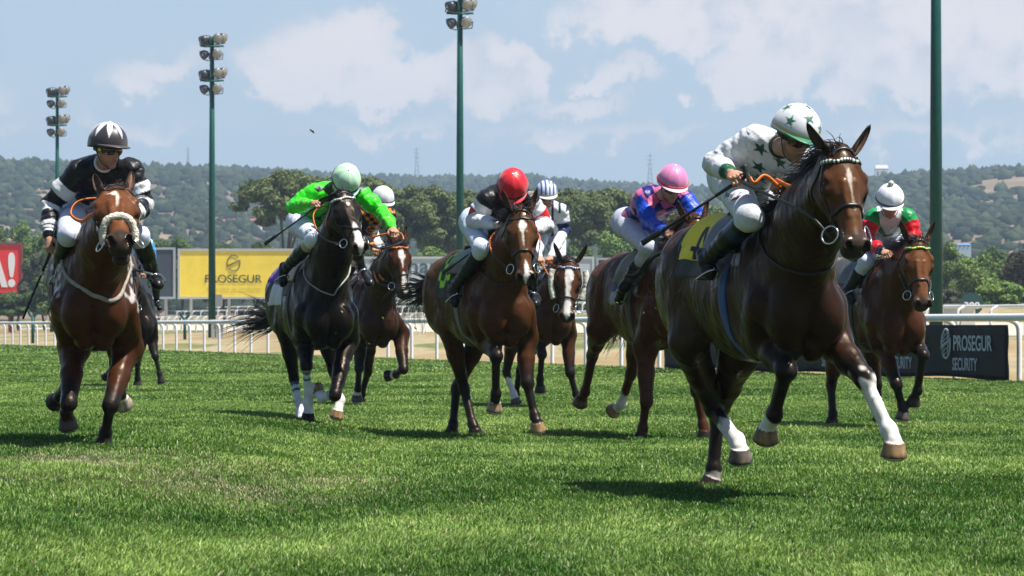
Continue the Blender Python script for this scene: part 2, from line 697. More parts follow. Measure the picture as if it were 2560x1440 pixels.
def build_grass():
    r = np.random.RandomState(3)
    P = []
    for (y0, y1, dens, wd) in ((11.5, 16, 8200, .0032), (16, 22, 5600, .0040), (22, 30, 3000, .0052), (30, 44, 1900, .0068), (44, 70, 620, .011), (70, 120, 110, .024), (120, 195, 16, .05)):
        half = 0.185
        area = (y1 * y1 - y0 * y0) * half + (y1 - y0) * 1.6
        n = int(area * dens)
        y = np.sqrt(r.uniform(y0 * y0, y1 * y1, n))
        x = r.uniform(-1, 1, n) * (half * y + .8)
        q = (x - RB[0]) * RN[0] + (y - RB[1]) * RN[1]
        keep = q < .15
        x, y = x[keep], y[keep]
        P.append(np.stack([x, y, np.full(len(x), wd)], 1))
    P = np.concatenate(P)
    n = len(P)
    xyz = np.stack([P[:, 0], P[:, 1], np.zeros(n)], 1)
    lift_ = turf_z(P[:, 0], P[:, 1])
    X_, Y_ = P[:, 0], P[:, 1]
    patch = np.clip(fbm(X_, Y_ * .55, 1.5, 4, 4) * .75 + fbm(X_, Y_ * .30, .5, 3, 9) * .40, -1.2, 1.2)
    tuft = fbm(X_, Y_, .10, 2, 14)
    long = np.clip(.5 + .35 * patch + .25 * tuft, 0, 1)
    h = (.018 + .024 * long + .022 * r.rand(n) ** 2) * (1 + .25 * (P[:, 2] > .02))
    # worn, scuffed patch near left foreground
    worn = np.exp(-(((P[:, 0] + 2.0) / 1.15) ** 2 + ((P[:, 1] - 20.6) / 2.2) ** 2) ** 1.5) * (.62 + .75 * fbm(X_, Y_ * .5, .5, 4, 21))
    worn = np.clip(worn, 0, 1)
    h *= 1 - .30 * worn
    ang = r.uniform(0, 2 * math.pi, n)
    lean = np.stack([np.cos(ang), np.sin(ang)], 1) * (r.rand(n) ** 1.2 * .85)[:, None] + np.stack([.18 * vnoise(xyz, 3, 5) + .10, .22 * vnoise(xyz, 2.4, 6)], 1)
    side = np.stack([-np.sin(ang), np.cos(ang), 0 * ang], 1)
    w = P[:, 2] * r.uniform(.7, 1.3, n)
    base = xyz + np.stack([0 * lift_, 0 * lift_, lift_ + .001], 1)
    mid = base + np.concatenate([lean * (h * .45)[:, None], (h * .62)[:, None]], 1)
    tip = base + np.concatenate([lean * (h * 1.15)[:, None], h[:, None]], 1)
    tip[:, 2] -= .25 * h * np.clip(np.linalg.norm(lean, axis=1), 0, 1)
    V = np.stack([base - side * w[:, None], base + side * w[:, None], mid + side * w[:, None] * .75, mid - side * w[:, None] * .75, tip], 1).reshape(-1, 3)
    k = np.arange(n) * 5
    Q = np.stack([k, k + 1, k + 2, k + 3], 1)
    T = np.stack([k + 3, k + 2, k + 4], 1)
    c1, c2, c3 = np.array([.046, .128, .012]), np.array([.280, .405, .090]), np.array([.42, .38, .22])
    near = 1 - .65 * sstep(Y_, 20, 40)
    t = np.clip(.40 + .72 * patch * (.55 + .45 * near) + (.25 * tuft + .24 * r.normal(size=n)) * near, 0, 1.35)[:, None]
    c = c1 + (c2 - c1) * t
    straw = (r.rand(n) < .030 + .62 * worn + .03 * np.clip(patch, 0, 1))[:, None]
    c = np.where(straw, c3 * r.uniform(.6, 1.1, (n, 1)), c)
    me = bpy.data.meshes.new("grass")
    me.vertices.add(len(V))
    me.vertices.foreach_set("co", V.astype(np.float32).ravel())
    me.loops.add(n * 7)
    me.loops.foreach_set("vertex_index", np.concatenate([Q, T], 1).astype(np.int32).ravel())
    me.polygons.add(2 * n)
    me.polygons.foreach_set("loop_start", (np.arange(n)[:, None] * 7 + np.array([0, 4])).astype(np.int32).ravel())
    me.update(calc_edges=True)
    a = me.color_attributes.new("col", 'FLOAT_COLOR', 'POINT')
    c4 = np.ones((n, 5, 4), np.float32)
    c4[:, :, :3] = c[:, None, :] * np.array([.75, .75, 1, 1, 1.12])[None, :, None]  # blade feet darkened: shade low among the blades put into the colour
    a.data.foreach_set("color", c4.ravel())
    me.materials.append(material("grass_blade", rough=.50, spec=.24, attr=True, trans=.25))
    o = bpy.data.objects.new("grass", me)
    COL.objects.link(o)
    tag(o, "short bright green grass blades covering the racecourse", "grass", kind="stuff")
    print("grass blades", n)


# ---------------------------------------------------------------- rails
M_RAIL = material("white_plastic_rail", (.80, .82, .84), rough=.30, spec=.5, noise=(3, .9, 1.03), bump=(30, .05, .003))
M_POLE = material("green_painted_steel", (.006, .066, .055), rough=.45, spec=.2, noise=(4, .85, 1.15), bump=(20, .08, .004))


def rail_run(t0, t1, q, height, rad, step, label, lean=-1, group=None, sub=True, prad=.045, double=False):
    o0 = on_rail(t0, q)
    root = empty("running_rail", o0)
    tag(root, label, "rail", group)
    pts = [on_rail(t, q) + [0, 0, height - rad] - o0 for t in np.linspace(t0, t1, 40)]
    MB().tube(pts, rad, 14, side=(0, 0, 1)).build("top_rail", M_RAIL, root)
    if double:
        MB().tube([p - [0, 0, .38] for p in pts], rad * .7, 10).build("top_rail", M_RAIL, root)
    n3 = np.array([RN[0], RN[1], 0]) * lean
    mesh = None
    k = 0
    t = t0 + .8
    while t < t1 and k < 100:
        p = on_rail(t, q) - o0
        if mesh is None:
            path = smooth_path([-n3 * .30 + [0, 0, -.1], -n3 * .30 + [0, 0, height * .62], -n3 * .27 + [0, 0, height - .20], -n3 * .13 + [0, 0, height - rad - .04], [0, 0, height - rad * 1.0]], 5)
            ob = MB().tube(path, prad, 10).build("post", M_RAIL, root)
            mesh = ob.data
        else:
            ob = bpy.data.objects.new("post", mesh)
            COL.objects.link(ob)
            ob.parent = root
        ob.location = p
        t += step
        k += 1
    return root


def rail_extra(t0, t1, q, height, rad, label, group=None):
    o0 = on_rail(t0, q)
    pts = [on_rail(t, q) + [0, 0, height - rad] - o0 for t in np.linspace(t0, t1, 50)]
    ob = MB().tube(pts, rad, 10).build("running_rail", M_RAIL, loc=o0)
    tag(ob, label, "rail", group)


def build_rails():
    rail_run(-14.0, 150, 0, 1.16, .066, 2.8, "long white running rail on curved posts along the edge of the green turf", -1)
    rail_run(20, 240, 25, 1.18, .055, 2.9, "white rail with hooked post tops on the tan bank, parallel behind the nearest rail", 1, prad=.05)
    rail_run(150, 300, 41, 1.25, .06, 4.2, "far white rail below the billboards, just nearer than the farthest one", 1)
    rail_run(150, 330, 50, 1.45, .06, 5.2, "farthest white rail right under the billboards at the top of the bank", 1)


def text_mesh(txt, size, bold=0.0, width=1.0, space=1.0):
    cu = bpy.data.curves.new("text", 'FONT')
    cu.body, cu.size, cu.offset, cu.space_character = txt, size, bold, space
    cu.align_x = 'LEFT'
    cu.extrude = .002
    o = bpy.data.objects.new("text", cu)
    COL.objects.link(o)
    bpy.context.view_layer.update()
    me = bpy.data.meshes.new_from_object(o.evaluated_get(bpy.context.evaluated_depsgraph_get()))
    bpy.data.objects.remove(o)
    bpy.data.curves.remove(cu)
    xs = [v.co.x for v in me.vertices]
    ys = [v.co.y for v in me.vertices]
    x0, x1, y0, y1 = min(xs), max(xs), min(ys), max(ys)
    return me, (x0, x1, y0, y1)


def lettering(txt, x0, z0, w, h, mat, parent, y=-.03, bold=0.0, name="lettering"):
    """text fitted in a w x h box whose lower left corner is (x0, z0) on a board facing -Y."""
    me, (a, b, c, d) = text_mesh(txt, 1.0, bold)
    for v in me.vertices:
        v.co = ((v.co.x - a) / (b - a) * w + x0, y + v.co.z * .5, (v.co.y - c) / (d - c) * h + z0)
    me.materials.clear()
    me.materials.append(mat)
    o = bpy.data.objects.new(name, me)
    COL.objects.link(o)
    o.parent = parent
    return o


def emblem(cx, cz, rx, rz, mat, parent, y=-.03, wire=.05, slash=((-.95, -.35), (.95, .4)), open_=True, grid=False):
    """round mark: two open arcs joined by a slanting stroke."""
    mb = MB()
    def arc(t0, t1):
        pts = [np.array([cx + rx * math.cos(t), y, cz + rz * math.sin(t)]) for t in np.linspace(t0, t1, 26)]
        mb.tube(pts, wire, 6, flat=.4, side=(0, 0, 1))
    R = math.radians
    arc(R(45), R(205))
    arc(R(225), R(385))
    (a, b), (c, d) = slash
    mb.tube([[cx + a * rx, y, cz + b * rz], [cx + c * rx, y, cz + d * rz]], wire, 6)
    if grid:
        for s in (-.75, -.4, .4, .75):
            e = math.sqrt(1 - s * s) * .95
            mb.tube([[cx - e * rx, y, cz + (s - .3) * rz * .9], [cx + e * rx, y, cz + (s + .3) * rz * .9]], wire * .45, 5)
            mb.tube([[cx + s * rx, y, cz - e * rz], [cx + s * rx, y, cz + e * rz]], wire * .4, 5)
    return mb.build("emblem", mat, parent)


def board(px0, px1, py1, py0, d, rgb, label, frame=(.45, .48, .52), legs=True, name="billboard", cat="billboard", wave=0):
    a, b = at(px0, py1, d), at(px1, py0, d)
    w, h = b[0] - a[0], b[2] - a[2]
    gz = float(ground_z(a[0], d))
    root = empty(name, (a[0], d, gz))
    tag(root, label, cat)
    z0 = a[2] - gz
    m = material(name + "_panel", rgb, rough=.5, noise=(.8, .92, 1.06, 3), bump=(1.2, .15, .05))
    MB().box((w / 2, .06, z0 + h / 2), (w / 2, .05, h / 2)).build("panel", m, root, smooth=False)
    fm = material(name + "_frame", frame, rough=.4, metal=.3)
    f = MB()
    e = .10
    f.box((w / 2, .05, z0 + h + e), (w / 2 + 2 * e, .12, e)).box((w / 2, .05, z0 - e), (w / 2 + 2 * e, .12, e))
    f.box((-e, .05, z0 + h / 2), (e, .12, h / 2)).box((w + e, .05, z0 + h / 2), (e, .12, h / 2))
    f.build("frame", fm, root, smooth=False)
    if legs:
        for k in range(4):
            x = w * (.08 + .28 * k)
            MB().tube([[x, .35, -.2], [x, .35, z0 + h * .8]], .14, 8).build("leg", fm, root)
    return root, w, h, z0


def build_boards():
    dark = material("dark_lettering", (.035, .06, .035), rough=.6)
    faint = material("faint_lettering", (.50, .42, .07), rough=.6)
    white = material("white_lettering", (.80, .80, .80), rough=.6)
    grey = material("grey_green_lettering", (.05, .10, .11), rough=.6)
    # red
    r, w, h, z = board(-300, 51, 733, 613, 330, (.80, .030, .025), "red billboard with white letter A and exclamation mark at the far left", frame=(.30, .05, .06))
    k = 330 / FPX
    def X(px, p0): return (px - p0) * k
    lettering("A", X(-42, -300), z + X(15, 0), X(62, 0), X(87, 0), white, r, bold=.05)
    lettering("!", X(20, -300), z + X(15, 0), X(18, 0), X(87, 0), white, r, bold=.03)
    # dark blue-grey
    board(200, 433, 742, 624, 332, (.040, .052, .072), "plain dark blue-grey billboard beside the yellow one", frame=(.42, .44, .48))
    # yellow
    r, w, h, z = board(450, 790, 742, 627, 330, (.88, .66, .055), "yellow billboard with dark green lettering behind the green lamp pole", frame=(.50, .50, .52))
    lettering("PROSEGUR", X(513, 450), z + X(35, 0), X(142, 0), X(20, 0), dark, r, bold=.006)
    emblem(X(584, 450), z + X(84, 0), X(16, 0), X(19.5, 0), dark, r, wire=.045)
    lettering("Seguridad de confianza", X(516, 450), z + X(14, 0), X(136, 0), X(9, 0), faint, r)
    # pale grey-white
    r, w, h, z = board(830, 1480, 745, 647, 331, (.50, .55, .60), "pale grey billboard with dark green lettering, behind the bay horse's tail", frame=(.58, .6, .62))
    lettering("nau", X(1022, 830), z + X(62, 0), X(78, 0), X(25, 0), grey, r, bold=.012)
    board(1496, 1800, 742, 650, 333, (.055, .062, .085), "dark grey billboard behind the chestnut horse's back", frame=(.45, .46, .48))
    # advertising panel hung under the near rail
    t1, t0 = .32, 19.0
    a = on_rail(t0, -.14)
    b = on_rail(t1, -.14)
    w = np.linalg.norm(b - a)
    rz = math.atan2(b[1] - a[1], b[0] - a[0])
    m = material("board_tarpaulin", (.0105, .0105, .0095), rough=.6, spec=.15, noise=(1.5, .85, 1.25), bump=(1.8, .35, .05, (1, 1, .4)))
    lm = material("board_lettering", (.42, .47, .54), rough=.6)

    def banner(label, x0, x1, texts):
        p = a + (b - a) * (x0 / w)
        root = empty("advertising_board", p, rz)
        tag(root, label, "advertising board", "advertising boards under the near rail")
        L = x1 - x0
        # slightly sagging sheet with thickness
        n, mm = 48, 10
        V = []
        for s in (0, 1):
            for i in range(n + 1):
                for j in range(mm + 1):
                    x, zz = L * i / n, .05 + .92 * j / mm
                    V.append((x, .02 * math.sin(x * 2.1) * (1 - j / mm) + .008 * math.sin(x * 7 + j) + s * .03, zz - .02 * math.sin(x * 1.3) * (1 - j / mm)))
        F = []
        o = (n + 1) * (mm + 1)
        for i in range(n):
            for j in range(mm):
                k = i * (mm + 1) + j
                F += [(k, k + mm + 1, k + mm + 2, k + 1), (o + k, o + k + 1, o + k + mm + 2, o + k + mm + 1)]
        for i in range(n):
            k, k2 = i * (mm + 1), i * (mm + 1) + mm
            F += [(k, o + k, o + k + mm + 1, k + mm + 1), (k2, k2 + mm + 1, o + k2 + mm + 1, o + k2)]
        for j in range(mm):
            k, k2 = j, n * (mm + 1) + j
            F += [(k, k + 1, o + k + 1, o + k), (k2, o + k2, o + k2 + 1, k2 + 1)]
        mesh_obj("panel", V, F, m, root)
        for (tx, kind) in texts:
            if kind == "logo":
                emblem(tx, .64, .20, .25, lm, root, y=-.035, wire=.022, slash=((-.95, -.30), (.95, .30)), grid=True)
            else:
                lettering("PROSEGUR", tx, .52, 1.67, .27, lm, root, y=-.032, bold=.014)
                lettering("SECURITY", tx - .04, .18, 1.08, .22, lm, root, y=-.032, bold=.012)
    banner("dark advertising board with white lettering at the right end of the rail", w - 6.3, w, [(3.75, "logo"), (4.08, "text"), (.80, "logo"), (1.13, "text")])
    banner("dark advertising board half hidden behind the far right bay horse's legs", w - 12.7, w - 6.35, [(3.75, "logo"), (4.08, "text"), (.80, "logo"), (1.13, "text")])
    banner("dark advertising board glimpsed between the leading horse's forelegs", w - 18.4, w - 12.75, [])


# ---------------------------------------------------------------- light poles
def build_pole(px, d, top_py, lamps, label, base_r=.235):
    X = (px - HX) * d / FPX
    gz = float(ground_z(X, d))
    H = (HY - top_py) * d / FPX + EYE - gz
    root = empty("floodlight_pole", (X, d, gz))
    tag(root, label, "floodlight pole", "green floodlight poles behind the rail")
    MB().tube([[0, 0, -.3], [0, 0, H * .5], [0, 0, H]], [base_r, base_r * .78, base_r * .52], 16).build("pole", M_POLE, root)
    if base_r > .23 and 500 < px < 600:
        MB().box((.42, -.2, 2.2), (.20, .14, .34)).build("switch_box", material("grey_box", (.25, .27, .28), .5), root, smooth=False)
    shell = material("lamp_shell", (.07, .075, .085), rough=.4, metal=.5)
    lens = material("lamp_glass", (.30, .29, .26), rough=.18, spec=.7, noise=(5, .8, 1.1))
    proto = None
    for lv, zc in enumerate((H - .1, H - 2.15) if lamps else ()):
        MB().box((0, 0, zc - .45), (.70, .07, .05)).build("lamp_bracket", M_POLE, root)
        MB().box((0, -.33, zc - .5), (.48, .06, .05)).build("lamp_bracket", M_POLE, root)
        for (dx, dy, dz, yaw) in ((.33, -.2, .0, .35), (.62, .15, .05, .9), (-.50, -.1, -.1, -2.3), (.30, -.3, -.92, .3), (-.48, -.1, -.98, -2.0), (-.3, .3, -.05, 2.6)):
            if proto is None:
                mb = MB()
                prof = [(.02, .32), (.13, .30), (.22, .20), (.275, .05), (.295, -.08), (.31, -.10)]
                pts = [[0, y, 0] for r_, y in prof]
                mb.tube(pts, [r_ for r_, y in prof], 16)
                mb.tube([[-.41, .1, 0], [-.41, .1, -.36], [0, .1, -.42], [.41, .1, -.36], [.41, .1, 0]], .03, 6)
                sh = mb.build("lamp", shell, root)
                le = MB().tube([[0, -.101, 0], [0, -.13, 0]], [.285, .26], 16).build("lens", lens, sh)
                proto = (sh, le)
            else:
                sh = proto[0].copy()
                COL.objects.link(sh)
                sh.parent = root
                le = proto[1].copy()
                COL.objects.link(le)
                le.parent = sh
            sh.location = (dx, dy, zc + dz)
            sh.rotation_euler = (math.radians(22), 0, yaw)


# ---------------------------------------------------------------- trees
M_LEAF = {}


def leaf_mat(name, rough=.6):
    if name not in M_LEAF:
        M_LEAF[name] = material(name, rough=rough, spec=.25, attr=True, trans=.25)
    return M_LEAF[name]


M_BARK = material("bark", (.085, .065, .05), rough=.9, noise=(6, .6, 1.3), bump=(14, .7, .03, (1, 1, .25)))


def leaves(blobs, n, size, c_dark, c_light, r, flat=.5, shell=.55):
    """many small leaf-sprays spread through a set of ellipsoids; returns verts, faces, colours."""
    blobs = [(np.asarray(c, float), np.asarray(e, float)) for c, e in blobs]
    vol = np.array([e[0] * e[1] * e[2] for c, e in blobs]) ** .72
    cnt = r.multinomial(n, vol / vol.sum())
    C, NN, T = [], [], []
    for (c, e), m in zip(blobs, cnt):
        u = r.normal(size=(m, 3))
        u /= np.linalg.norm(u, axis=1)[:, None]
        rad = shell + (1 - shell) * r.rand(m) ** .6
        rad *= 1 + .16 * vnoise(u, 3.5, int(r.randint(1e6)))
        C.append(c + u * rad[:, None] * e)
        NN.append(u)
        T.append(np.full(m, r.uniform(.0, 1.0)))
    C, NN, T = np.concatenate(C), np.concatenate(NN), np.concatenate(T)
    m = len(C)
    nrm = NN + r.normal(size=(m, 3)) * .6 + [0, 0, .35]
    nrm /= np.linalg.norm(nrm, axis=1)[:, None]
    a = np.cross(nrm, r.normal(size=(m, 3)))
    a /= np.linalg.norm(a, axis=1)[:, None]
    b = np.cross(nrm, a)
    s = size * r.uniform(.55, 1.35, m)[:, None]
    V = np.stack([C + a * s, C + b * s * flat * 1.2, C - a * s * .8, C - b * s * flat], 1).reshape(-1, 3)
    F = np.arange(m * 4).reshape(m, 4)
    t = np.clip(.30 * T + .25 + .25 * vnoise(C, 1.2 / max(size * 4, .3), 5) + .28 * r.normal(size=m), 0, 1)[:, None]
    col = np.asarray(c_dark) + (np.asarray(c_light) - np.asarray(c_dark)) * t
    return V, F, np.repeat(col, 4, 0)


def build_tree(name, label, cat, px, top, bottom, halfw, d, kind, c_dark, c_light, seed, group=None, n=5200, trunk_py=None):
    """px/top/bottom/halfw: crown centre, top, underside and half-width in photo pixels at distance d."""
    r = np.random.RandomState(seed)
    k = d / FPX
    X = (px - HX) * k
    gz = float(ground_z(X, d))
    H = EYE + (HY - top) * k - gz
    zb = EYE + (HY - bottom) * k - gz
    W = halfw * k
    root = empty(name, (X, d, gz))
    tag(root, label, cat, group)
    blobs = []
    if kind == "pine":
        th = H - zb
        for i in range(34):
            a, q = r.uniform(0, 2 * math.pi), r.rand() ** .55
            x, y = math.cos(a) * q * W * .88, math.sin(a) * q * W * .7
            rr = W * r.uniform(.16, .30)
            top_here = zb + th * (1.0 - .42 * q ** 2.2) * r.uniform(.80, 1.0)
            ez = min(th * r.uniform(.10, .17), rr * .8)
            blobs.append(((x, y, top_here - ez), (rr, rr, ez)))
        for i in range(16):
            a, q = r.uniform(0, 2 * math.pi), r.uniform(.35, .95)
            blobs.append(((math.cos(a) * W * q, math.sin(a) * W * q * .8, zb + th * r.uniform(.05, .45) * (1.1 - .3 * q)), (W * .20, W * .20, th * .10)))
    else:
        hh = H - zb
        for i in range(26):
            a, q, zz = r.uniform(0, 2 * math.pi), r.rand() ** .5, r.rand()
            ww = W * (1.0 - .55 * zz * zz) * .80
            rr = W * r.uniform(.20, .36)
            ez = min(hh * r.uniform(.10, .18), rr * 1.2)
            blobs.append(((math.cos(a) * q * ww, math.sin(a) * q * ww * .8, zb + ez * .8 + (hh - 1.8 * ez) * zz), (rr, rr, ez)))
    V, F, c = leaves(blobs, n, W * .032 + .05, c_dark, c_light, r)
    mesh_obj("crown", V, F, leaf_mat("foliage", .7), root, col=c)
    tb = MB()
    r0 = max(.12, W * .05)
    fork = zb * (.45 if kind == "pine" else .7) if zb > .8 else .3
    tb.tube(smooth_path([[0, 0, -.3], [r.uniform(-.2, .2), 0, fork * .5], [r.uniform(-.3, .3), 0, fork]], 4), np.linspace(r0 * 1.3, r0 * .85, 9), 9)
    for i in range(5 if kind == "pine" else 4):
        c_, e_ = blobs[i]
        tb.tube(smooth_path([[0, 0, fork - .15], [c_[0] * .35, c_[1] * .35, fork + (c_[2] - fork) * .5], [c_[0] * .9, c_[1] * .9, c_[2]]], 5), np.linspace(r0 * .62, r0 * .15, 11), 7)
    tb.build("trunk", M_BARK, root)
    return root


PINE_D, PINE_L = (.062, .088, .026), (.205, .250, .078)
OAK_D, OAK_L = (.028, .058, .015), (.165, .245, .065)
LIME_D, LIME_L = (.05, .11, .02), (.27, .38, .09)
GREY_D, GREY_L = (.04, .052, .03), (.16, .175, .11)
BROWN_D, BROWN_L = (.04, .038, .02), (.16, .135, .07)


def build_trees():
    pines = [(712, 414, 561, 128, 352, "tall stone pine with a broad crown left of the lime green jockey"),
             (835, 432, 576, 104, 360, "stone pine behind the lime green jockey's shoulder"),
             (925, 428, 591, 100, 366, "stone pine directly behind the white helmet"),
             (1000, 452, 606, 92, 356, "stone pine whose crown overlaps the centre green lamp pole's left side"),
             (1085, 458, 621, 103, 360, "stone pine with a forked trunk just left of the centre green lamp pole"),
             (1178, 462, 616, 83, 365, "stone pine beside the red helmet on its left"),
             (1350, 470, 616, 83, 362, "stone pine behind the striped helmet"),
             (1435, 456, 606, 100, 352, "stone pine with leaning forked trunk right of the striped helmet"),
             (1520, 462, 616, 109, 358, "broad stone pine left of the pink helmet"),
             (1610, 476, 626, 97, 364, "stone pine behind the pink helmet's jockey"),
             (1130, 470, 631, 92, 388, "stone pine in the back row behind the centre green lamp pole"),
             (1270, 474, 628, 89, 390, "stone pine in the back row behind the red cap"),
             (1400, 468, 621, 96, 392, "stone pine in the back row right of the striped cap"),
             (1570, 474, 628, 96, 390, "stone pine in the back row behind the pink and blue jockey's shoulder"),
             (880, 440, 616, 92, 390, "stone pine in the back row behind the lime green and orange jockeys"),
             (1745, 500, 636, 97, 366, "stone pine between the pink helmet and the leading jockey's whip")]
    for i, (px, t, b, hw, d, lab) in enumerate(pines):
        build_tree("stone_pine", lab, "pine tree", px, t, b, hw, d, "pine", PINE_D, PINE_L, 40 + i, "stone pines behind the billboards", n=24000)
    broad = [("shrub_tree", -30, 556, 760, 78, 348, OAK_D, OAK_L, "dark green tree at the left edge above the red billboard"),
             ("shrub_tree", 48, 545, 770, 67, 352, LIME_D, LIME_L, "yellow-green tree standing above the red billboard"),
             ("shrub_tree", 112, 575, 770, 59, 346, LIME_D, LIME_L, "bright green tree beside the first lamp pole"),
             ("shrub_tree", 85, 622, 775, 52, 322, GREY_D, GREY_L, "grey-green bush at the right edge of the red billboard"),
             ("shrub_tree", 30, 728, 790, 78, 316, OAK_D, OAK_L, "low dark bush covering the red billboard's lower corner"),
             ("shrub_tree", 130, 690, 785, 78, 315, OAK_D, OAK_L, "dark bush behind the whip of the black and white jockey"),
             ("shrub_tree", 200, 640, 775, 91, 345, OAK_D, OAK_L, "green tree behind the left jockey's boot"),
             ("shrub_tree", 395, 588, 760, 65, 362, OAK_D, OAK_L, "dark round tree above the plain dark billboard"),
             ("shrub_tree", 455, 590, 760, 62, 366, LIME_D, OAK_L, "green tree above the gap beside the yellow billboard"),
             ("shrub_tree", 560, 604, 760, 78, 360, OAK_D, OAK_L, "dark green tree above the yellow billboard, right of its pole"),
             ("shrub_tree", 640, 600, 760, 80, 364, OAK_D, PINE_L, "low dark tree over the yellow billboard near the whip tip"),
             ("shrub_tree", 780, 605, 760, 80, 364, OAK_D, OAK_L, "green tree under the broad pine, behind the black horse"),
             ("shrub_tree", 950, 615, 760, 78, 364, LIME_D, OAK_L, "green tree behind the bay horse with white blaze"),
             ("shrub_tree", 1080, 612, 760, 78, 345, LIME_D, LIME_L, "light green shrub below the forked pine"),
             ("shrub_tree", 1190, 618, 760, 72, 345, LIME_D, OAK_L, "light green shrub right of the centre green pole"),
             ("shrub_tree", 1440, 610, 760, 78, 348, LIME_D, OAK_L, "green shrub behind the sheepskin cheeked horse"),
             ("shrub_tree", 1535, 575, 760, 80, 344, LIME_D, LIME_L, "light green tree beside the pink and blue jockey's knee"),
             ("shrub_tree", 1630, 600, 770, 78, 348, OAK_D, OAK_L, "green tree behind the pink and blue jockey's leg"),
             ("shrub_tree", 1490, 690, 780, 67, 318, OAK_D, LIME_L, "leafy bush in front of the dark billboard edge"),
             ("shrub_tree", 1830, 600, 780, 104, 345, OAK_D, OAK_L, "green tree behind the leading horse's back"),
             ("shrub_tree", 1990, 600, 780, 117, 345, OAK_D, OAK_L, "green tree behind the leading horse's neck"),
             ("shrub_tree", 2150, 600, 780, 104, 335, OAK_D, LIME_L, "green tree behind the leading horse's muzzle"),
             ("shrub_tree", 2270, 590, 790, 91, 330, OAK_D, OAK_L, "green tree behind the bay horse on the right"),
             ("shrub_tree", 2375, 600, 775, 59, 300, OAK_D, LIME_L, "green tree just right of the thick lamp pole"),
             ("shrub_tree", 2440, 634, 780, 85, 270, OAK_D, LIME_L, "large round green tree behind the distance marker"),
             ("shrub_tree", 2490, 612, 770, 65, 300, OAK_D, OAK_L, "green tree between the round tree and the brown one"),
             ("shrub_tree", 2556, 618, 780, 75, 275, BROWN_D, BROWN_L, "brownish olive tree at the right edge"),
             ("shrub_tree", 2500, 700, 785, 80, 230, LIME_D, LIME_L, "bright yellow-green bush right of the distance marker"),
             ("shrub_tree", 2366, 722, 780, 54, 235, GREY_D, GREY_L, "grey-green bush left of the distance marker"),
             ("shrub_tree", 2620, 690, 790, 78, 240, OAK_D, OAK_L, "dark green bush at the far right edge")]
    for i, (nm, px, t, b, hw, d, cd, cl, lab) in enumerate(broad):
        build_tree(nm, lab, "tree", px, t, b, hw, d, "broad", cd, cl, 90 + i, "trees and bushes behind the course", n=10000)


# ---------------------------------------------------------------- hills with their scrub
RIDGE = [(-900, 429), (-400, 412), (0, 419), (100, 422), (300, 433), (480, 438), (620, 441), (760, 453), (900, 463), (1140, 467), (1300, 464), (1500, 481), (1750, 491), (1900, 479), (2200, 459), (2350, 449), (2460, 441), (2560, 435), (3000, 422), (3600, 437)]


def hill_height(x, y):
    d = np.maximum(y, 1.0)
    px = HX + x * FPX / d
    ry = np.interp(px, [a for a, b in RIDGE], [b for a, b in RIDGE])
    far = np.interp(px, [-900, 500, 800, 1700, 2000, 3600], [1900, 2000, 2700, 2700, 1900, 1700])   # how far the ridge stands
    zr = (HY - ry) / FPX * far + EYE
    t = np.clip((d - 620) / (far - 620), 0, 1.25)
    z = 2.0 + (zr - 2.0) * np.where(t < 1, .35 * t + .65 * t * t * (3 - 2 * t), 1 - (t - 1) * .5)
    n = np.sin(x * .013 + y * .006) * 2 + np.sin(x * .031 - y * .017 + 1) * 1.5 + np.sin(y * .011 + x * .004 + 2) * 2
    return z + n * np.clip(t * 2.2, 0, 1) * np.clip((.85 - t) * 4, 0, 1)


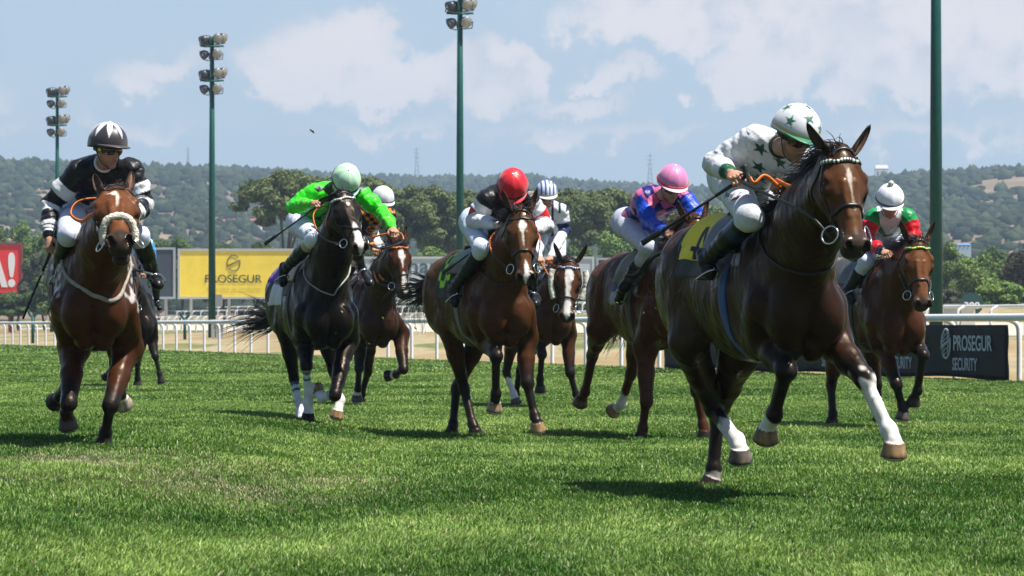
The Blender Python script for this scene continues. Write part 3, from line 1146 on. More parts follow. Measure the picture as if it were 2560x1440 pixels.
def build_hills():
    ys = np.linspace(600, 3400, 110)
    us = np.linspace(-.28, .28, 150)
    Y, U = np.meshgrid(ys, us, indexing='ij')
    X = U * Y
    V = np.stack([X, Y, hill_height(X, Y)], -1).reshape(-1, 3)
    i = np.arange(len(ys) - 1)[:, None] * len(us) + np.arange(len(us) - 1)[None]
    F = np.stack([i, i + 1, i + len(us) + 1, i + len(us)], -1).reshape(-1, 4)
    m = material("hill_soil", (.20, .15, .10), rough=.95, spec=.1, noise=(.012, .45, 1.35, 8))
    tag(mesh_obj("hills", V, F, m), "hazy hillside of sandy soil beyond the racecourse", "hills", kind="structure")
    # scrub: one lumpy bush form repeated with random size, turn and colour
    bm = bmesh.new()
    bmesh.ops.create_icosphere(bm, subdivisions=1, radius=1.0)
    bv = np.array([v.co[:] for v in bm.verts])
    bf = np.array([[v.index for v in f.verts] for f in bm.faces])
    bm.free()
    r = np.random.RandomState(12)
    forms = []
    for s in range(6):
        nn = 1 + .34 * vnoise(bv, 2.6, s) + .20 * vnoise(bv, 6, s + 20)
        forms.append(bv * nn[:, None] * [1, 1, .8])
    n = 44000
    y = 640 + (3000 - 640) * r.rand(n) ** .8
    x = r.uniform(-.27, .27, n) * y
    bare = fbm(x, y * .45, 70.0, 4, 31)
    keep = bare < .50 + .25 * r.rand(n)
    x, y = x[keep], y[keep]
    z = hill_height(x, y)
    n = len(x)
    s = r.uniform(1.0, 2.9, n) ** 1.15 * (.62 + y / 3000)
    VV, CC, FF = [], [], []
    for k in range(6):
        ii = np.arange(n)[k::6]
        th = r.uniform(0, 6.28, len(ii))
        c, sn = np.cos(th), np.sin(th)
        f = forms[k]
        px = f[None, :, 0] * c[:, None] - f[None, :, 1] * sn[:, None]
        py = f[None, :, 0] * sn[:, None] + f[None, :, 1] * c[:, None]
        p = np.stack([px, py, np.repeat(f[None, :, 2], len(ii), 0)], -1) * s[ii][:, None, None]
        p += np.stack([x[ii], y[ii], z[ii] + s[ii] * .25], 1)[:, None]
        VV.append(p.reshape(-1, 3))
        base = sum(len(v) for v in VV[:-1])
        FF.append((bf[None] + (np.arange(len(ii)) * len(bv))[:, None, None]).reshape(-1, 3) + base)
        col = np.array([.013, .021, .010]) + np.array([.036, .041, .018]) * r.rand(len(ii), 1) ** 1.3
        CC.append(np.repeat(col, len(bv), 0))
    m = material("scrub", rough=.9, spec=.1, attr=True, noise=(.9, .45, 1.5, 4))
    tag(mesh_obj("scrub", np.concatenate(VV), np.concatenate(FF), m, col=np.concatenate(CC)), "dark green scrub and holm oaks covering the far hills", "scrub", kind="stuff")


def pylon(px, top, bot, d, label):
    a, b = at(px, bot, d), at(px, top, d)
    H = b[2] - a[2]
    m = material("pylon_steel", (.16, .17, .18), rough=.5, metal=.3)
    root = empty("transmission_tower", a)
    tag(root, label, "pylon", "lattice towers on the skyline")
    mb = MB()
    w0, w1 = H * .085, H * .012
    for sx in (-1, 1):
        for sy in (-1, 1):
            mb.tube([[sx * w0, sy * w0, -4], [sx * w1, sy * w1, H]], H * .006, 4)
    n = 8
    for i in range(n):
        t, t2 = i / n, (i + 1) / n
        wa, wb = w0 + (w1 - w0) * t, w0 + (w1 - w0) * t2
        for sy in (-1, 1):
            mb.tube([[-wa, sy * wa, H * t], [wb, sy * wb, H * t2]], H * .004, 4).tube([[wa, sy * wa, H * t], [-wb, sy * wb, H * t2]], H * .004, 4)
    mb.build("lattice_mast", m, root)
    for f in (.70, .82, .93):
        MB().tube([[-H * .10, 0, H * f], [0, 0, H * f + H * .015], [H * .10, 0, H * f]], H * .006, 4).build("crossarm", m, root)


def house(px0, px1, py0, py1, d, wall, roof, label, name="building", windows=3):
    dd = np.linspace(650, 2400, 800)                 # stand it where the hillside meets its foot
    xx = ((px0 + px1) / 2 - HX) * dd / FPX
    miss = np.abs(hill_height(xx, dd) - (EYE + (HY - py1) * dd / FPX)) / dd
    if d > 700:
        d = float(dd[np.argmin(miss)])
    a, b = at(px0, py1, d), at(px1, py0, d)
    w, h = b[0] - a[0], b[2] - a[2]
    root = empty(name, a)
    tag(root, label, "building")
    MB().box((w / 2, w * .25, h * .36 - 1), (w / 2, w * .25, h * .36 + 1)).build("wall", material("plaster_wall", wall, .8, noise=(.5, .9, 1.05)), root, smooth=False)
    mb = MB()
    e = w * .02
    mb.add([(-e, -e, h * .72), (w + e, -e, h * .72), (w + e, w * .5 + e, h * .72), (-e, w * .5 + e, h * .72), (w * .06, w * .25, h), (w * .94, w * .25, h)],
           [(0, 1, 5, 4), (2, 3, 4, 5), (1, 2, 5), (3, 0, 4), (3, 2, 1, 0)])
    mb.build("roof", material("roof_cover", roof, .7, noise=(.8, .85, 1.1)), root, smooth=False)
    wm = material("window_glass", (.05, .06, .08), .2)
    for k in range(windows):
        x = w * (k + .7) / (windows + .4)
        MB().box((x, -.05, h * .36), (w * .05, .06, h * .14)).build("window", wm, root, smooth=False)


def build_far_things():
    pylon(470, 368, 424, 2150, "faint steel lattice tower on the skyline left of the tall lamp pole")
    pylon(1042, 368, 452, 2850, "faint steel lattice tower on the skyline near the middle lamp pole")
    pylon(1625, 384, 474, 2850, "faint steel lattice tower on the skyline left of the pink helmet")
    house(2188, 2221, 412, 446, 1880, (.72, .72, .72), (.5, .5, .52), "small white building on the ridge beside the white bobbled helmet")
    house(553, 652, 546, 564, 1000, (.66, .66, .66), (.40, .10, .08), "long white building with reddish roof low on the far hillside", windows=7)
    house(2393, 2428, 609, 619, 640, (.35, .45, .55), (.10, .30, .62), "small blue roofed shed among the trees on the right")
    # distance marker
    d = 150
    c = at(2430, 760, d)
    root = empty("distance_marker", (c[0], d, float(ground_z(c[0], d))))
    tag(root, "round dark green distance sign with white numerals among bushes", "sign")
    zc = c[2] - root.location.z
    R = 28 * d / FPX
    dm = material("sign_green", (.010, .055, .055), rough=.4)
    MB().tube([[0, -.03, zc], [0, .03, zc]], R, 40).build("disc", dm, root, smooth=False)
    MB().tube([[0, .08, -.2], [0, .08, zc]], .05, 8).build("post", M_POLE, root)
    k = d / FPX
    lettering("300", -20 * k, zc - 12 * k, 39 * k, 17 * k, material("sign_white", (.8, .78, .8), .6), root, y=-.05, bold=.02)
    # pale cabinet behind the rail
    d = 135
    for (p0, p1, t0, t1, rgb, lab) in ((2362, 2400, 764, 830, (.42, .46, .44), "grey green cabinet beside the thick lamp pole"), (2402, 2438, 765, 830, (.62, .58, .50), "cream coloured cabinet under the round distance sign")):
        a, b = at(p0, t1, d), at(p1, t0, d)
        root = empty("electrical_cabinet", (a[0], d, float(ground_z(a[0], d))))
        tag(root, lab, "cabinet", "cabinets behind the rail")
        w, zt = b[0] - a[0], b[2] - root.location.z
        mm = material("cabinet_paint", rgb, .6, noise=(4, .9, 1.05))
        MB().box((w / 2, .2, zt / 2), (w / 2, .2, zt / 2)).build("body", mm, root, smooth=False)
        MB().box((w / 2, .18, zt + .03), (w / 2 + .04, .26, .03)).build("lid", mm, root, smooth=False)
    # pale blocks by the second pole
    for (p0, p1, t0, b0, lab) in ((528, 537, 802, 856, "narrow grey concrete post at the foot of the tall lamp pole"), (540, 558, 812, 856, "wide grey concrete post right of the tall lamp pole")):
        d = 206
        a, b = at(p0, b0, d), at(p1, t0, d)
        gz = float(ground_z(a[0], d))
        w = b[0] - a[0]
        root = empty("concrete_post", (a[0], d, gz))
        tag(root, lab, "post", "grey posts by the tall lamp pole")
        mm = material("concrete", (.40, .40, .38), .8, noise=(5, .8, 1.1))
        MB().box((w / 2, .12, (b[2] - gz) / 2), (w / 2, .12, (b[2] - gz) / 2)).build("shaft", mm, root, smooth=False)
        MB().box((w / 2, .12, b[2] - gz + .04), (w / 2 + .05, .16, .04)).build("cap", mm, root, smooth=False)
    # green forked stand on the left, lower posts
    for (px, t, b, d, lab) in ((82, 775, 836, 200, "green Y shaped post behind the rail at the far left"), (462, 780, 838, 205, "green Y shaped post left of the tall lamp pole")):
        X = (px - HX) * d / FPX
        gz = float(ground_z(X, d))
        zt = EYE + (HY - t) * d / FPX - gz
        mb = MB().tube([[0, 0, -.1], [0, 0, zt - .35]], .09, 8)
        for s in (-1, 1):
            mb.tube(smooth_path([[0, 0, zt - .4], [s * .15, 0, zt - .28], [s * .28, 0, zt]], 4), .07, 8)
        o = mb.build("forked_post", M_POLE, loc=(X, d, gz))
        tag(o, lab, "post", "green forked posts")
    # long pale kerb wall on the far side of the sand track
    a, b = on_rail(95, 30), on_rail(260, 30)
    pts = [on_rail(t, 31) for t in np.linspace(60, 260, 30)]
    o = mesh_obj("sand_track", [tuple(on_rail(t, q) + [0, 0, .02]) for t in np.linspace(40, 320, 40) for q in (27, 30, 34, 38)],
                 [(i * 4 + j, i * 4 + j + 4, i * 4 + j + 5, i * 4 + j + 1) for i in range(39) for j in range(3)],
                 material("pale_sand", (.46, .41, .34), .95, noise=(.6, .85, 1.1), spec=.1))
    tag(o, "pale sand track on the bank behind the rails", "sand track", kind="structure")


def build_setting():
    build_ground()
    build_rails()
    build_boards()
    build_pole(143, 258, 222, True, "shortest looking green floodlight pole behind the black and white jockey", .20)
    build_pole(530, 214, 92, True, "tall green floodlight pole in front of the yellow billboard")
    build_pole(1150, 187, -92, True, "green floodlight pole at the centre of the picture with lamps at the top edge")
    build_pole(2340, 118, -500, True, "thickest green floodlight pole on the right with its top out of view")
    build_trees()
    build_hills()
    build_far_things()


build_setting()

# ---------------------------------------------------------------- racehorses
M_COAT = material("horse_coat", rough=.33, spec=.20, attr=True, noise=(14, .80, 1.18, 6), bump=(26, .30, .012, (1, 1, .45)))
M_COAT.node_tree.nodes["Principled BSDF"].inputs["Specular Tint"].default_value = (1.0, .78, .58, 1)
def _vary_gloss(m, lo, hi, scale):
    nt = m.node_tree
    n, mr = nt.nodes.new("ShaderNodeTexNoise"), nt.nodes.new("ShaderNodeMapRange")
    tc = nt.nodes.new("ShaderNodeTexCoord")
    n.inputs["Scale"].default_value, n.inputs["Detail"].default_value = scale, 6
    mr.inputs[1].default_value, mr.inputs[2].default_value, mr.inputs[3].default_value, mr.inputs[4].default_value = .35, .65, lo, hi
    nt.links.new(tc.outputs["Object"], n.inputs["Vector"])
    nt.links.new(n.outputs[0], mr.inputs[0])
    nt.links.new(mr.outputs[0], nt.nodes["Principled BSDF"].inputs["Roughness"])


_vary_gloss(M_COAT, .24, .52, 9)
M_HAIR = material("horse_hair", (.010, .008, .007), rough=.38, spec=.45, attr=True)
M_EYE = material("horse_eye", (.008, .005, .004), rough=.06, spec=.8)
M_LEATHER = material("black_leather", (.012, .011, .011), rough=.38, spec=.5, bump=(60, .12, .003))
M_TAN = material("tan_leather", (.32, .12, .04), rough=.45, bump=(60, .12, .003))
M_STEEL = material("bright_steel", (.60, .62, .64), rough=.22, metal=.9)
M_CLOTH = material("saddle_fabric", rough=.62, spec=.3, attr=True, bump=(16, .35, .02), sheen=.1)
M_FLEECE = material("sheepskin", (.74, .70, .58), rough=.95, spec=.1, noise=(40, .75, 1.1), bump=(70, 1.0, .02))
M_ORANGE = material("orange_rubber_rein", (.70, .17, .015), rough=.5, noise=(40, .85, 1.1))
M_SHOE = material("aluminium_shoe", (.5, .52, .55), rough=.3, metal=.8)


def attr_mat(name, rough, **kw):
    return material(name, rough=rough, attr=True, **kw)


def strands(paths, r0, col, name, mat, parent, jitter=None):
    """thin tapered three-sided hair tubes along polylines."""
    V, F, C = [], [], []
    b = 0
    for i, P in enumerate(paths):
        P = np.asarray(P)
        m = len(P)
        T = np.gradient(P, axis=0)
        T /= np.linalg.norm(T, axis=1)[:, None] + 1e-9
        a = np.cross(T, [.3, .5, .8])
        a /= np.linalg.norm(a, axis=1)[:, None] + 1e-9
        c = np.cross(T, a)
        rad = (r0 * (1 - .85 * np.linspace(0, 1, m) ** 1.6))[:, None]
        for q in range(3):
            t = q * 2.0944
            V.append(P + rad * (math.cos(t) * a + math.sin(t) * c))
        idx = b + np.arange(3 * m).reshape(3, m)
        for q in range(3):
            u, v = idx[q], idx[(q + 1) % 3]
            F.append(np.stack([u[:-1], v[:-1], v[1:], u[1:]], 1))
        k = (.7 + .6 * ((i * 37) % 11) / 11.0)
        C.append(np.tile(np.asarray(col) * k, (3 * m, 1)))
        b += 3 * m
    return mesh_obj(name, np.concatenate(V), np.concatenate(F), mat, parent, col=np.concatenate(C))


def band(bvh, pts, width, off, name, mat, parent, n=6, thick=.0026, project=True, normals=None, colfn=None, up=None):
    """a strap laid on the surface along guide points."""
    P = smooth_path(pts, n)
    L, Nn = [], []
    for p in P:
        loc, nor, _, _ = bvh.find_nearest(Vector(p))
        L.append(np.array(loc) if project else np.asarray(p))
        Nn.append(np.array(nor))
    L, Nn = np.array(L), np.array(Nn)
    for _ in range(2):
        Nn[1:-1] = Nn[:-2] + Nn[1:-1] * 2 + Nn[2:]
        L[1:-1] = L[:-2] * .25 + L[1:-1] * .5 + L[2:] * .25
    Nn /= np.linalg.norm(Nn, axis=1)[:, None]
    T = np.gradient(L, axis=0)
    T /= np.linalg.norm(T, axis=1)[:, None] + 1e-9
    S = np.cross(T, Nn)
    S /= np.linalg.norm(S, axis=1)[:, None] + 1e-9
    A = L + Nn * off
    w = width / 2
    m = len(A)
    V = np.concatenate([A - S * w - Nn * .004, A - S * w * .8 + Nn * thick, A + Nn * thick * 1.4, A + S * w * .8 + Nn * thick, A + S * w - Nn * .004])
    F = []
    for k in range(4):
        for i in range(m - 1):
            F.append((k * m + i, (k + 1) * m + i, (k + 1) * m + i + 1, k * m + i + 1))
    for i in range(m - 1):
        F.append((4 * m + i, i, i + 1, 4 * m + i + 1))
    col = colfn(np.tile(np.linspace(0, 1, m), 5)) if colfn else None
    return mesh_obj(name, V, F, mat, parent, col=col)


def fleece_roll(pts, r, name, parent, seed=1):
    """a fluffy sheepskin sleeve along a path."""
    P = smooth_path(pts, 10)
    mb = MB().tube(P, r, 18)
    V = np.array(mb.v)
    c = np.repeat(np.array(P), 18, 0)
    u = V[:len(c)] - c
    k = 1 + .10 * vnoise(V[:len(c)], 190, seed) + .06 * vnoise(V[:len(c)], 70, seed + 1)
    V[:len(c)] = c + u * k[:, None]
    o = mesh_obj(name, V, mb.f, M_FLEECE, parent)
    return o


class Horse:
    def __init__(s, label, D, px, th, h, coat, cfg):
        s.cfg = cfg
        s.D, s.th = D, math.radians(th)
        X = (px - HX) * D / FPX
        s.loc = np.array([X, D, 0.0])
        s.R = rotz(s.th)
        s.root = empty("racehorse", s.loc, s.th)
        tag(s.root, label, "horse", "racehorses galloping on the turf")
        s.h = h
        s.coat = coat
        s.pitch = math.radians(cfg.get("pitch", 0))
        s.dz = cfg.get("dz", 0.0)
        s.shift = np.array(cfg.get("shift", (0, 0, 0)), float)
        s.sc = cfg.get("scale", 1.06)
        s.build()

    def L(s, q):
        """photo pixel (px, py, depth offset) -> horse-local point."""
        return s.R.T @ (at(q[0], q[1], s.D + q[2]) - s.loc)

    def W(s, p):
        return s.loc + s.R @ np.asarray(p)

    def T(s, x, y, z):
        p = rotx(s.pitch) @ (np.array([x, y, z - 1.2]) * s.sc)
        return p + [0, 0, 1.2 + s.dz] + s.shift

    def build(s):
        cfg, T, L = s.cfg, s.T, s.L
        Xa = np.array([1.0, 0, 0])
        Rp = rotx(s.pitch)
        k = s.sc
        E = lambda c, r, kk=.06, R=None: Ell(T(*c), np.array(r) * k, kk, Rp if R is None else Rp @ R)
        trunk = [E((0, -.12, 1.17), (.275, .66, .365), .08),
                 E((0, .30, 1.235), (.255, .52, .285), .10),
                 E((0, .52, 1.33), (.265, .42, .255), .10),
                 Cone(T(0, -.30, 1.45), T(0, .40, 1.455), .13 * k, .13 * k, .10, Xa, 1.3),
                 Cone(T(0, -.50, 1.50), T(0, -.10, 1.475), .065 * k, .075 * k, .10),
                 E((0, -.62, 1.16), (.20, .26, .30), .10)]
        for m in (-1, 1):
            trunk += [E((m * .135, .60, 1.20), (.155, .30, .30), .08),
                      E((m * .136, -.50, 1.20), (.104, .20, .33), .030, rotx(math.radians(-18))),
                      E((m * .100, -.80, 1.05), (.108, .125, .165), .012), E((m * .174, -.36, 1.06), (.068, .12, .16), .018), E((m * .182, -.60, 1.12), (.062, .10, .16), .015), E((m * .06, -.74, .90), (.07, .10, .09), .02), E((m * .25, .58, 1.24), (.045, .16, .20), .02),
                      E((m * .07, .84, 1.25), (.11, .12, .20), .06)]
        # ---- head frame
        hd = cfg["head"]
        P, Mz = L(hd["poll"]), L(hd["muz"])
        a = unit(Mz - P)
        hs = float(np.clip(np.linalg.norm(Mz - P) / .57, .95, 1.16))
        l0 = rotz(math.radians(hd.get("yaw", 0))) @ np.array([1.0, 0, 0])
        l0 = l0 + np.array([0, 0, math.tan(math.radians(hd.get("roll", 0)))])
        l = unit(l0 - a * np.dot(l0, a))
        n = np.cross(a, l)
        HR = np.stack([a, l, n], 1)
        s.HR, s.HP, s.hs = HR, P, hs
        H = lambda x, y, z: P + HR @ (np.array([x, y * 1.27, z]) * hs)
        s.H = H
        EH = lambda c, r, kk=.02, R=None: Ell(H(*c), np.array(r) * hs * [1, 1.29, 1], kk, HR if R is None else HR @ R)
        CH = lambda p, q, ra, rb, kk=.02, sc=1.0: Cone(H(*p), H(*q), ra * hs, rb * hs, kk, l, sc * 1.29)
        head = [EH((.10, 0, -.06), (.135, .082, .080), .03), EH((.185, 0, -.05), (.13, .092, .062), .03),
                CH((.16, 0, -.055), (.47, 0, -.052), .074, .049, .03, .84), CH((.20, 0, -.115), (.50, 0, -.085), .088, .050, .03, .70),
                EH((.535, 0, -.066), (.070, .056, .064), .03), EH((.578, 0, -.088), (.036, .046, .042), .02)]
        for m in (-1, 1):
            head += [EH((.165, m * .054, -.150), (.125, .034, .105), .03), CH((.13, m * .045, -.205), (.44, m * .018, -.135), .044, .028, .03),
                     EH((.556, m * .040, -.038), (.050, .026, .036), .010), EH((.158, m * .080, -.026), (.040, .022, .020), .014), CH((.165, m * .086, -.034), (.215, m * .082, -.040), .010, .009, .008), CH((.175, m * .088, -.072), (.215, m * .082, -.066), .010, .009, .008), CH((.10, m * .045, .008), (.17, m * .080, -.018), .016, .015, .012), CH((.20, m * .026, .012), (.40, m * .018, -.008), .014, .012, .012),
                     CH((.25, m * .078, -.095), (.37, m * .056, -.088), .013, .010, .02), EH((.212, m * .086, -.060), (.040, .020, .030), .012)]
        head += [EH((.532, 0, -.147 - hd.get("jaw", 0)), (.056, .039, .033), .010)]
        # ---- neck
        B0 = T(0, -.50, 1.27)
        A0 = H(.09, 0, -.14)
        mid = (B0 + A0) / 2 + np.array([0, -.02, .03])
        nb = unit(A0 - B0)
        neck = [Cone(B0, mid, .285 * k, .215 * k, .06, Xa, .70), Cone(mid, A0, .215 * k, .140 * hs, .06, Xa, .74),
                Cone(T(0, -.42, 1.47), mid + np.array([0, .04, .13]), .075, .06, .08, Xa, .8), Cone(mid + np.array([0, .04, .13]), H(.0, 0, -.07), .06, .065, .06, Xa, .8),
                Cone(T(0, -.68, 1.12), mid + np.array([0, -.06, -.12]), .15, .095, .08, Xa, .75), Cone(mid + np.array([0, -.06, -.12]), H(.15, 0, -.19), .095, .06, .05, Xa, .8)]
        for m in (-1, 1):
            neck += [Cone(T(m * .12, -.66, 1.12), mid + np.array([m * .075, -.04, -.05]), .055, .045, .04), Cone(mid + np.array([m * .075, -.04, -.05]), H(.10, m * .05, -.19), .045, .03, .04)]
        s.mid = mid
        # ---- legs
        legs, s.chain = {}, {}
        for key in ("LF", "RF", "LH", "RH"):
            q = cfg["legs"][key]
            m = 1 if key[0] == "L" else -1
            fore = key[1] == "F"
            K, Ft, C = L(q["knee"]), L(q["fet"]), L(q["cor"])
            Te = L(q["toe"]) if "toe" in q else C + unit(C - Ft) * .085
            hd_ = unit(Te - C)
            if hd_[2] < -.55:
                hd_ = unit([hd_[0], max(hd_[1], .14), hd_[2]])
            Te = C + hd_ * .080
            U = L(q["top"]) if "top" in q else (T(m * .155, -.46, .98) if fore else T(m * .165, .34, 1.02))
            lat = np.array([1.0, 0, 0])
            def palm(d):
                return unit(np.cross(lat, unit(d)))
            u1, u2 = unit(K - U), unit(Ft - K)
            p1, p2 = palm(K - U), palm(Ft - K)
            fr = lambda d: np.stack([unit(lat - d * np.dot(lat, d)), palm(d), -d], 1)
            pr = []
            md = (U + K) / 2
            thin = cfg.get("thin", 1.0)
            if fore:
                pr += [Cone(T(m * .16, -.68, 1.10), U, .115 * k, .10 * k, .05), Cone(U, md, .098, .062, .04), Cone(md, K, .062, .043, .03),
                       Cone(U - p1 * .040 + lat * m * .016, md - p1 * .022, .064, .036, .012), Cone(U + lat * m * .05, md + lat * m * .018, .050, .030, .010), Cone(U + p1 * .055, md + p1 * .012, .058, .033, .018),
                       Ell(K, (.046, .047, .062), .02, fr(u1)), Ell(K - p2 * .014 + u2 * .015, (.042, .030, .045), .02, fr(u2)),
                       Cone(K + u2 * .03, Ft, .033, .029, .02, lat, .88), Cone(K + p2 * .028 + u2 * .03, Ft + p2 * .024, .023, .021, .02)]
            else:
                pr += [Cone(T(m * .15, .52, 1.28), U, .21 * k, .125 * k, .06, Xa, .72), Cone(T(m * .12, .78, 1.24), U * .55 + K * .45 + p1 * .05, .14 * k, .065, .06, Xa, .75),
                       Cone(U, md, .108, .070, .05, Xa, .82), Cone(md, K, .070, .042, .03, Xa, .85), Cone(U + lat * m * .05 - p1 * .02, md - p1 * .02, .06, .035, .015), Cone(md + p1 * .05, K + unit(p1 + p2) * .052 - u2 * .035, .035, .020, .02),
                       Ell(K, (.040, .050, .060), .02, fr(unit(u1 + u2))), Ell(K + unit(p1 + p2) * .050 - u2 * .035, (.022, .026, .036), .02, fr(u2)),
                       Cone(K, Ft, .037, .031, .02, lat, .88), Cone(K + p2 * .028, Ft + p2 * .022, .023, .021, .02)]
            u3 = unit(C - Ft)
            pr += [Ell(Ft, (.038, .042, .044), .02, fr(u2)), Ell(Ft + p2 * .025 + u3 * .01, (.026, .024, .028), .015, fr(u2)), Cone(Ft, C - u3 * .01, .033, .036, .015)]
            hoofd = unit(Te - C)
            pr += [Frustum(C - hoofd * .004, Te, .043, .060, .006)]
            for p in pr[2 if fore else 2:]:
                p.fatten(s.cfg.get("legw", 1.2))
            legs[key] = pr
            s.chain[key] = (U, K, Ft, C, Te, hoofd, fore)
        allp = trunk + head + neck + sum(legs.values(), [])
        lo = np.min([p.lo for p in allp], 0) - .05
        hi = np.max([p.hi for p in allp], 0) + .05
        f = Field(lo, hi, s.h)
        f.group(trunk, .05)
        Vt, Ft_ = f.mesh(2)
        s.tbvh = BVHTree.FromPolygons([tuple(v) for v in Vt.tolist()], Ft_.tolist())
        f.group(neck, .11)
        for key in legs:
            f.group(legs[key], .045)
        f.group(head, .035)
        carve = []
        for m in (-1, 1):
            carve += [EH((.592, m * .037, -.036), (.040, .0165, .024), .004), EH((.568, m * .041, -.022), (.026, .014, .020), .004)]
        f.group(carve, .008, carve=True)
        V, F = f.mesh()
        V = relax(V, F, 1, .4)
        # muscle ripples, a few ribs and a net of raised veins
        Nn = np.zeros_like(V)
        nq = np.cross(V[F[:, 2]] - V[F[:, 0]], V[F[:, 3]] - V[F[:, 1]])
        for a in range(4):
            for b in range(3):
                Nn[:, b] += np.bincount(F[:, a], nq[:, b], len(V))
        Nn /= np.linalg.norm(Nn, axis=1)[:, None] + 1e-12
        zz = V[:, 2] - s.dz
        big = sstep(zz, .55, .80)
        rip = vnoise(V * [1, 1.0, .55], 15, 41) * .0042 + vnoise(V * [1, 1, .7], 30, 42) * .0022
        q = (V - s.HP) @ s.HR / s.hs
        face = (q[:, 0] > .02) & (q[:, 0] < .62) & (np.abs(q[:, 1]) < .2) & (q[:, 2] > -.3) & (q[:, 2] < .1)
        rip = rip * np.where(face, .35, big)
        vn = vnoise(V + .02 * np.stack([vnoise(V, 12, 51), vnoise(V, 12, 52), vnoise(V, 12, 53)], 1), 9.5, 54)
        vein = np.clip(1 - np.abs(vn) * 9, 0, 1) * (.5 + .5 * vnoise(V, 4, 55)) * .0038
        ribs = np.sin(V[:, 1] * 105) * .0016 * np.exp(-((V[:, 1] - .12) / .25) ** 2) * np.exp(-((zz - 1.08) / .18) ** 2)
        V = V + Nn * (rip + np.clip(vein, 0, 1) * np.where(face, .7, sstep(zz, .3, .5)) + ribs)[:, None]
        col = s.colour(V)
        s.body = mesh_obj("body", V, F, M_COAT, s.root, col=col)
        s.bvh = BVHTree.FromPolygons([tuple(v) for v in V.tolist()], F.tolist())
        s.V = V
        for m in (-1, 1):
            c = H(.190, m * .0795, -.050)
            mb = MB()
            bm = bmesh.new()
            bmesh.ops.create_icosphere(bm, subdivisions=3, radius=.0275 * hs)
            mb.add([c + np.array(v.co) for v in bm.verts], [tuple(v.index for v in fc.verts) for fc in bm.faces])
            bm.free()
            mb.build("eye", M_EYE, s.root)
            s.ear(m)
        s.shoes()
        s.mane()
        s.tail()
        s.tack()

    def ear(s, m):
        e = s.cfg["head"].get("ear_l" if m > 0 else "ear_r", s.cfg["head"].get("ear", (-.85, .42, .28)))
        a, l, n = s.HR.T
        d = unit(a * e[0] + n * e[1] + l * m * e[2])
        face = unit(n * .8 + l * m * .75 + a * e[1] * .4)
        if len(e) > 3:
            face = unit(n * e[3][0] + l * m * e[3][1] + a * e[3][2])
        face = unit(face - d * np.dot(face, d))
        side = np.cross(d, face)
        base = s.H(.005, m * .056, -.035)
        Lg = .20 * s.hs
        rows, nn = 13, 12
        V, C = [], []
        dark = np.array(s.coat["points"])
        body = np.array(s.coat["body"])
        for layer in (0, 1):
            for i in range(rows):
                t = i / (rows - 1)
                w = .037 * s.hs * (1 - t) ** .55 * (.62 + 1.15 * t - .55 * t * t) + .0012
                open_ = .35 + 1.0 * sstep(np.array(t), .05, .45) - .55 * sstep(np.array(t), .7, 1.0)
                c = base + d * Lg * t + face * (-.010 * t) + side * m * .010 * math.sin(t * 3.0)
                for j in range(nn):
                    q = -1 + 2 * j / (nn - 1)
                    ang = q * (math.pi - open_)
                    rr = w - (.0035 if layer else 0)
                    V.append(c - face * rr * math.cos(ang) * .8 + side * rr * math.sin(ang))
                    edge = max(abs(q) ** 8, sstep(np.array(t), .78, 1.0))
                    cc = body * 1.05 * (1 - edge) + dark * edge if not layer else (body * .6 + np.array((.11, .075, .055)) * .55) * (1 - .4 * edge)
                    C.append(cc)
        F = []
        o = rows * nn
        for i in range(rows - 1):
            for j in range(nn - 1):
                k = i * nn + j
                F += [(k, k + 1, k + nn + 1, k + nn), (o + k, o + k + nn, o + k + nn + 1, o + k + 1)]
            k, k2 = i * nn, i * nn + nn - 1
            F += [(k, k + nn, o + k + nn, o + k), (k2, o + k2, o + k2 + nn, k2 + nn)]
        mesh_obj("ear", V, F, M_COAT, s.root, col=np.array(C))

    def colour(s, V):
        ct = s.coat
        body, pts, lite = np.array(ct["body"]), np.array(ct["points"]), np.array(ct.get("light", np.array(ct["body"]) * 1.5))
        n1 = vnoise(V, 5, 2) * .5 + vnoise(V, 13, 3) * .25
        col = body[None] * (1 + .12 * n1)[:, None]
        z = V[:, 2] - s.dz
        # paler flank, belly and quarters; darker topline
        fl = np.exp(-((V[:, 1] - .45) / .38) ** 2) * np.exp(-((z - 1.02) / .16) ** 2) * (np.abs(V[:, 0]) < .4)
        col = col + (lite - body)[None] * (fl * .55)[:, None]
        qt = np.exp(-((V[:, 1] - .72) / .36) ** 2) * sstep(z, .95, 1.30)
        col = col + (lite - body)[None] * (qt * ct.get('quarters', .45) * (1 + .5 * n1))[:, None]
        top = sstep(z, 1.45, 1.6) * (V[:, 1] > -.6)
        col = col + (pts * .5 + body * .5 - body)[None] * (top * .35)[:, None]
        q = (V - s.HP) @ s.HR / s.hs / np.array([1, 1.27, 1])
        hx, hy, hz = q.T
        inhead = (hx > -.03) & (hx < .66) & (np.abs(hy) < .16) & (hz > -.30) & (hz < .08)
        if "face" in ct:
            w = inhead * sstep(hx, .02, .16) * sstep(hz, -.22, -.08)
            col += (np.array(ct["face"]) - body)[None] * w[:, None]
        mz = inhead * sstep(hx + .06 * (-hz) , .455, .535)
        col += (np.array(ct.get("muzzle", (.030, .022, .018))) - col) * mz[:, None] * ct.get("muzzle_w", .9)
        eyek = inhead * np.exp(-(((hx - .195) / .048) ** 2 + ((np.abs(hy) - .085) / .035) ** 2 + ((hz + .052) / .042) ** 2))
        col += (pts - col) * (eyek * .75)[:, None]
        nos = inhead * np.exp(-(((hx - .585) / .036) ** 2 + ((np.abs(hy) - .038) / .0165) ** 2 + ((hz + .034) / .024) ** 2) ** 2)
        col += (np.array([.012, .008, .008]) - col) * (nos * .9)[:, None]
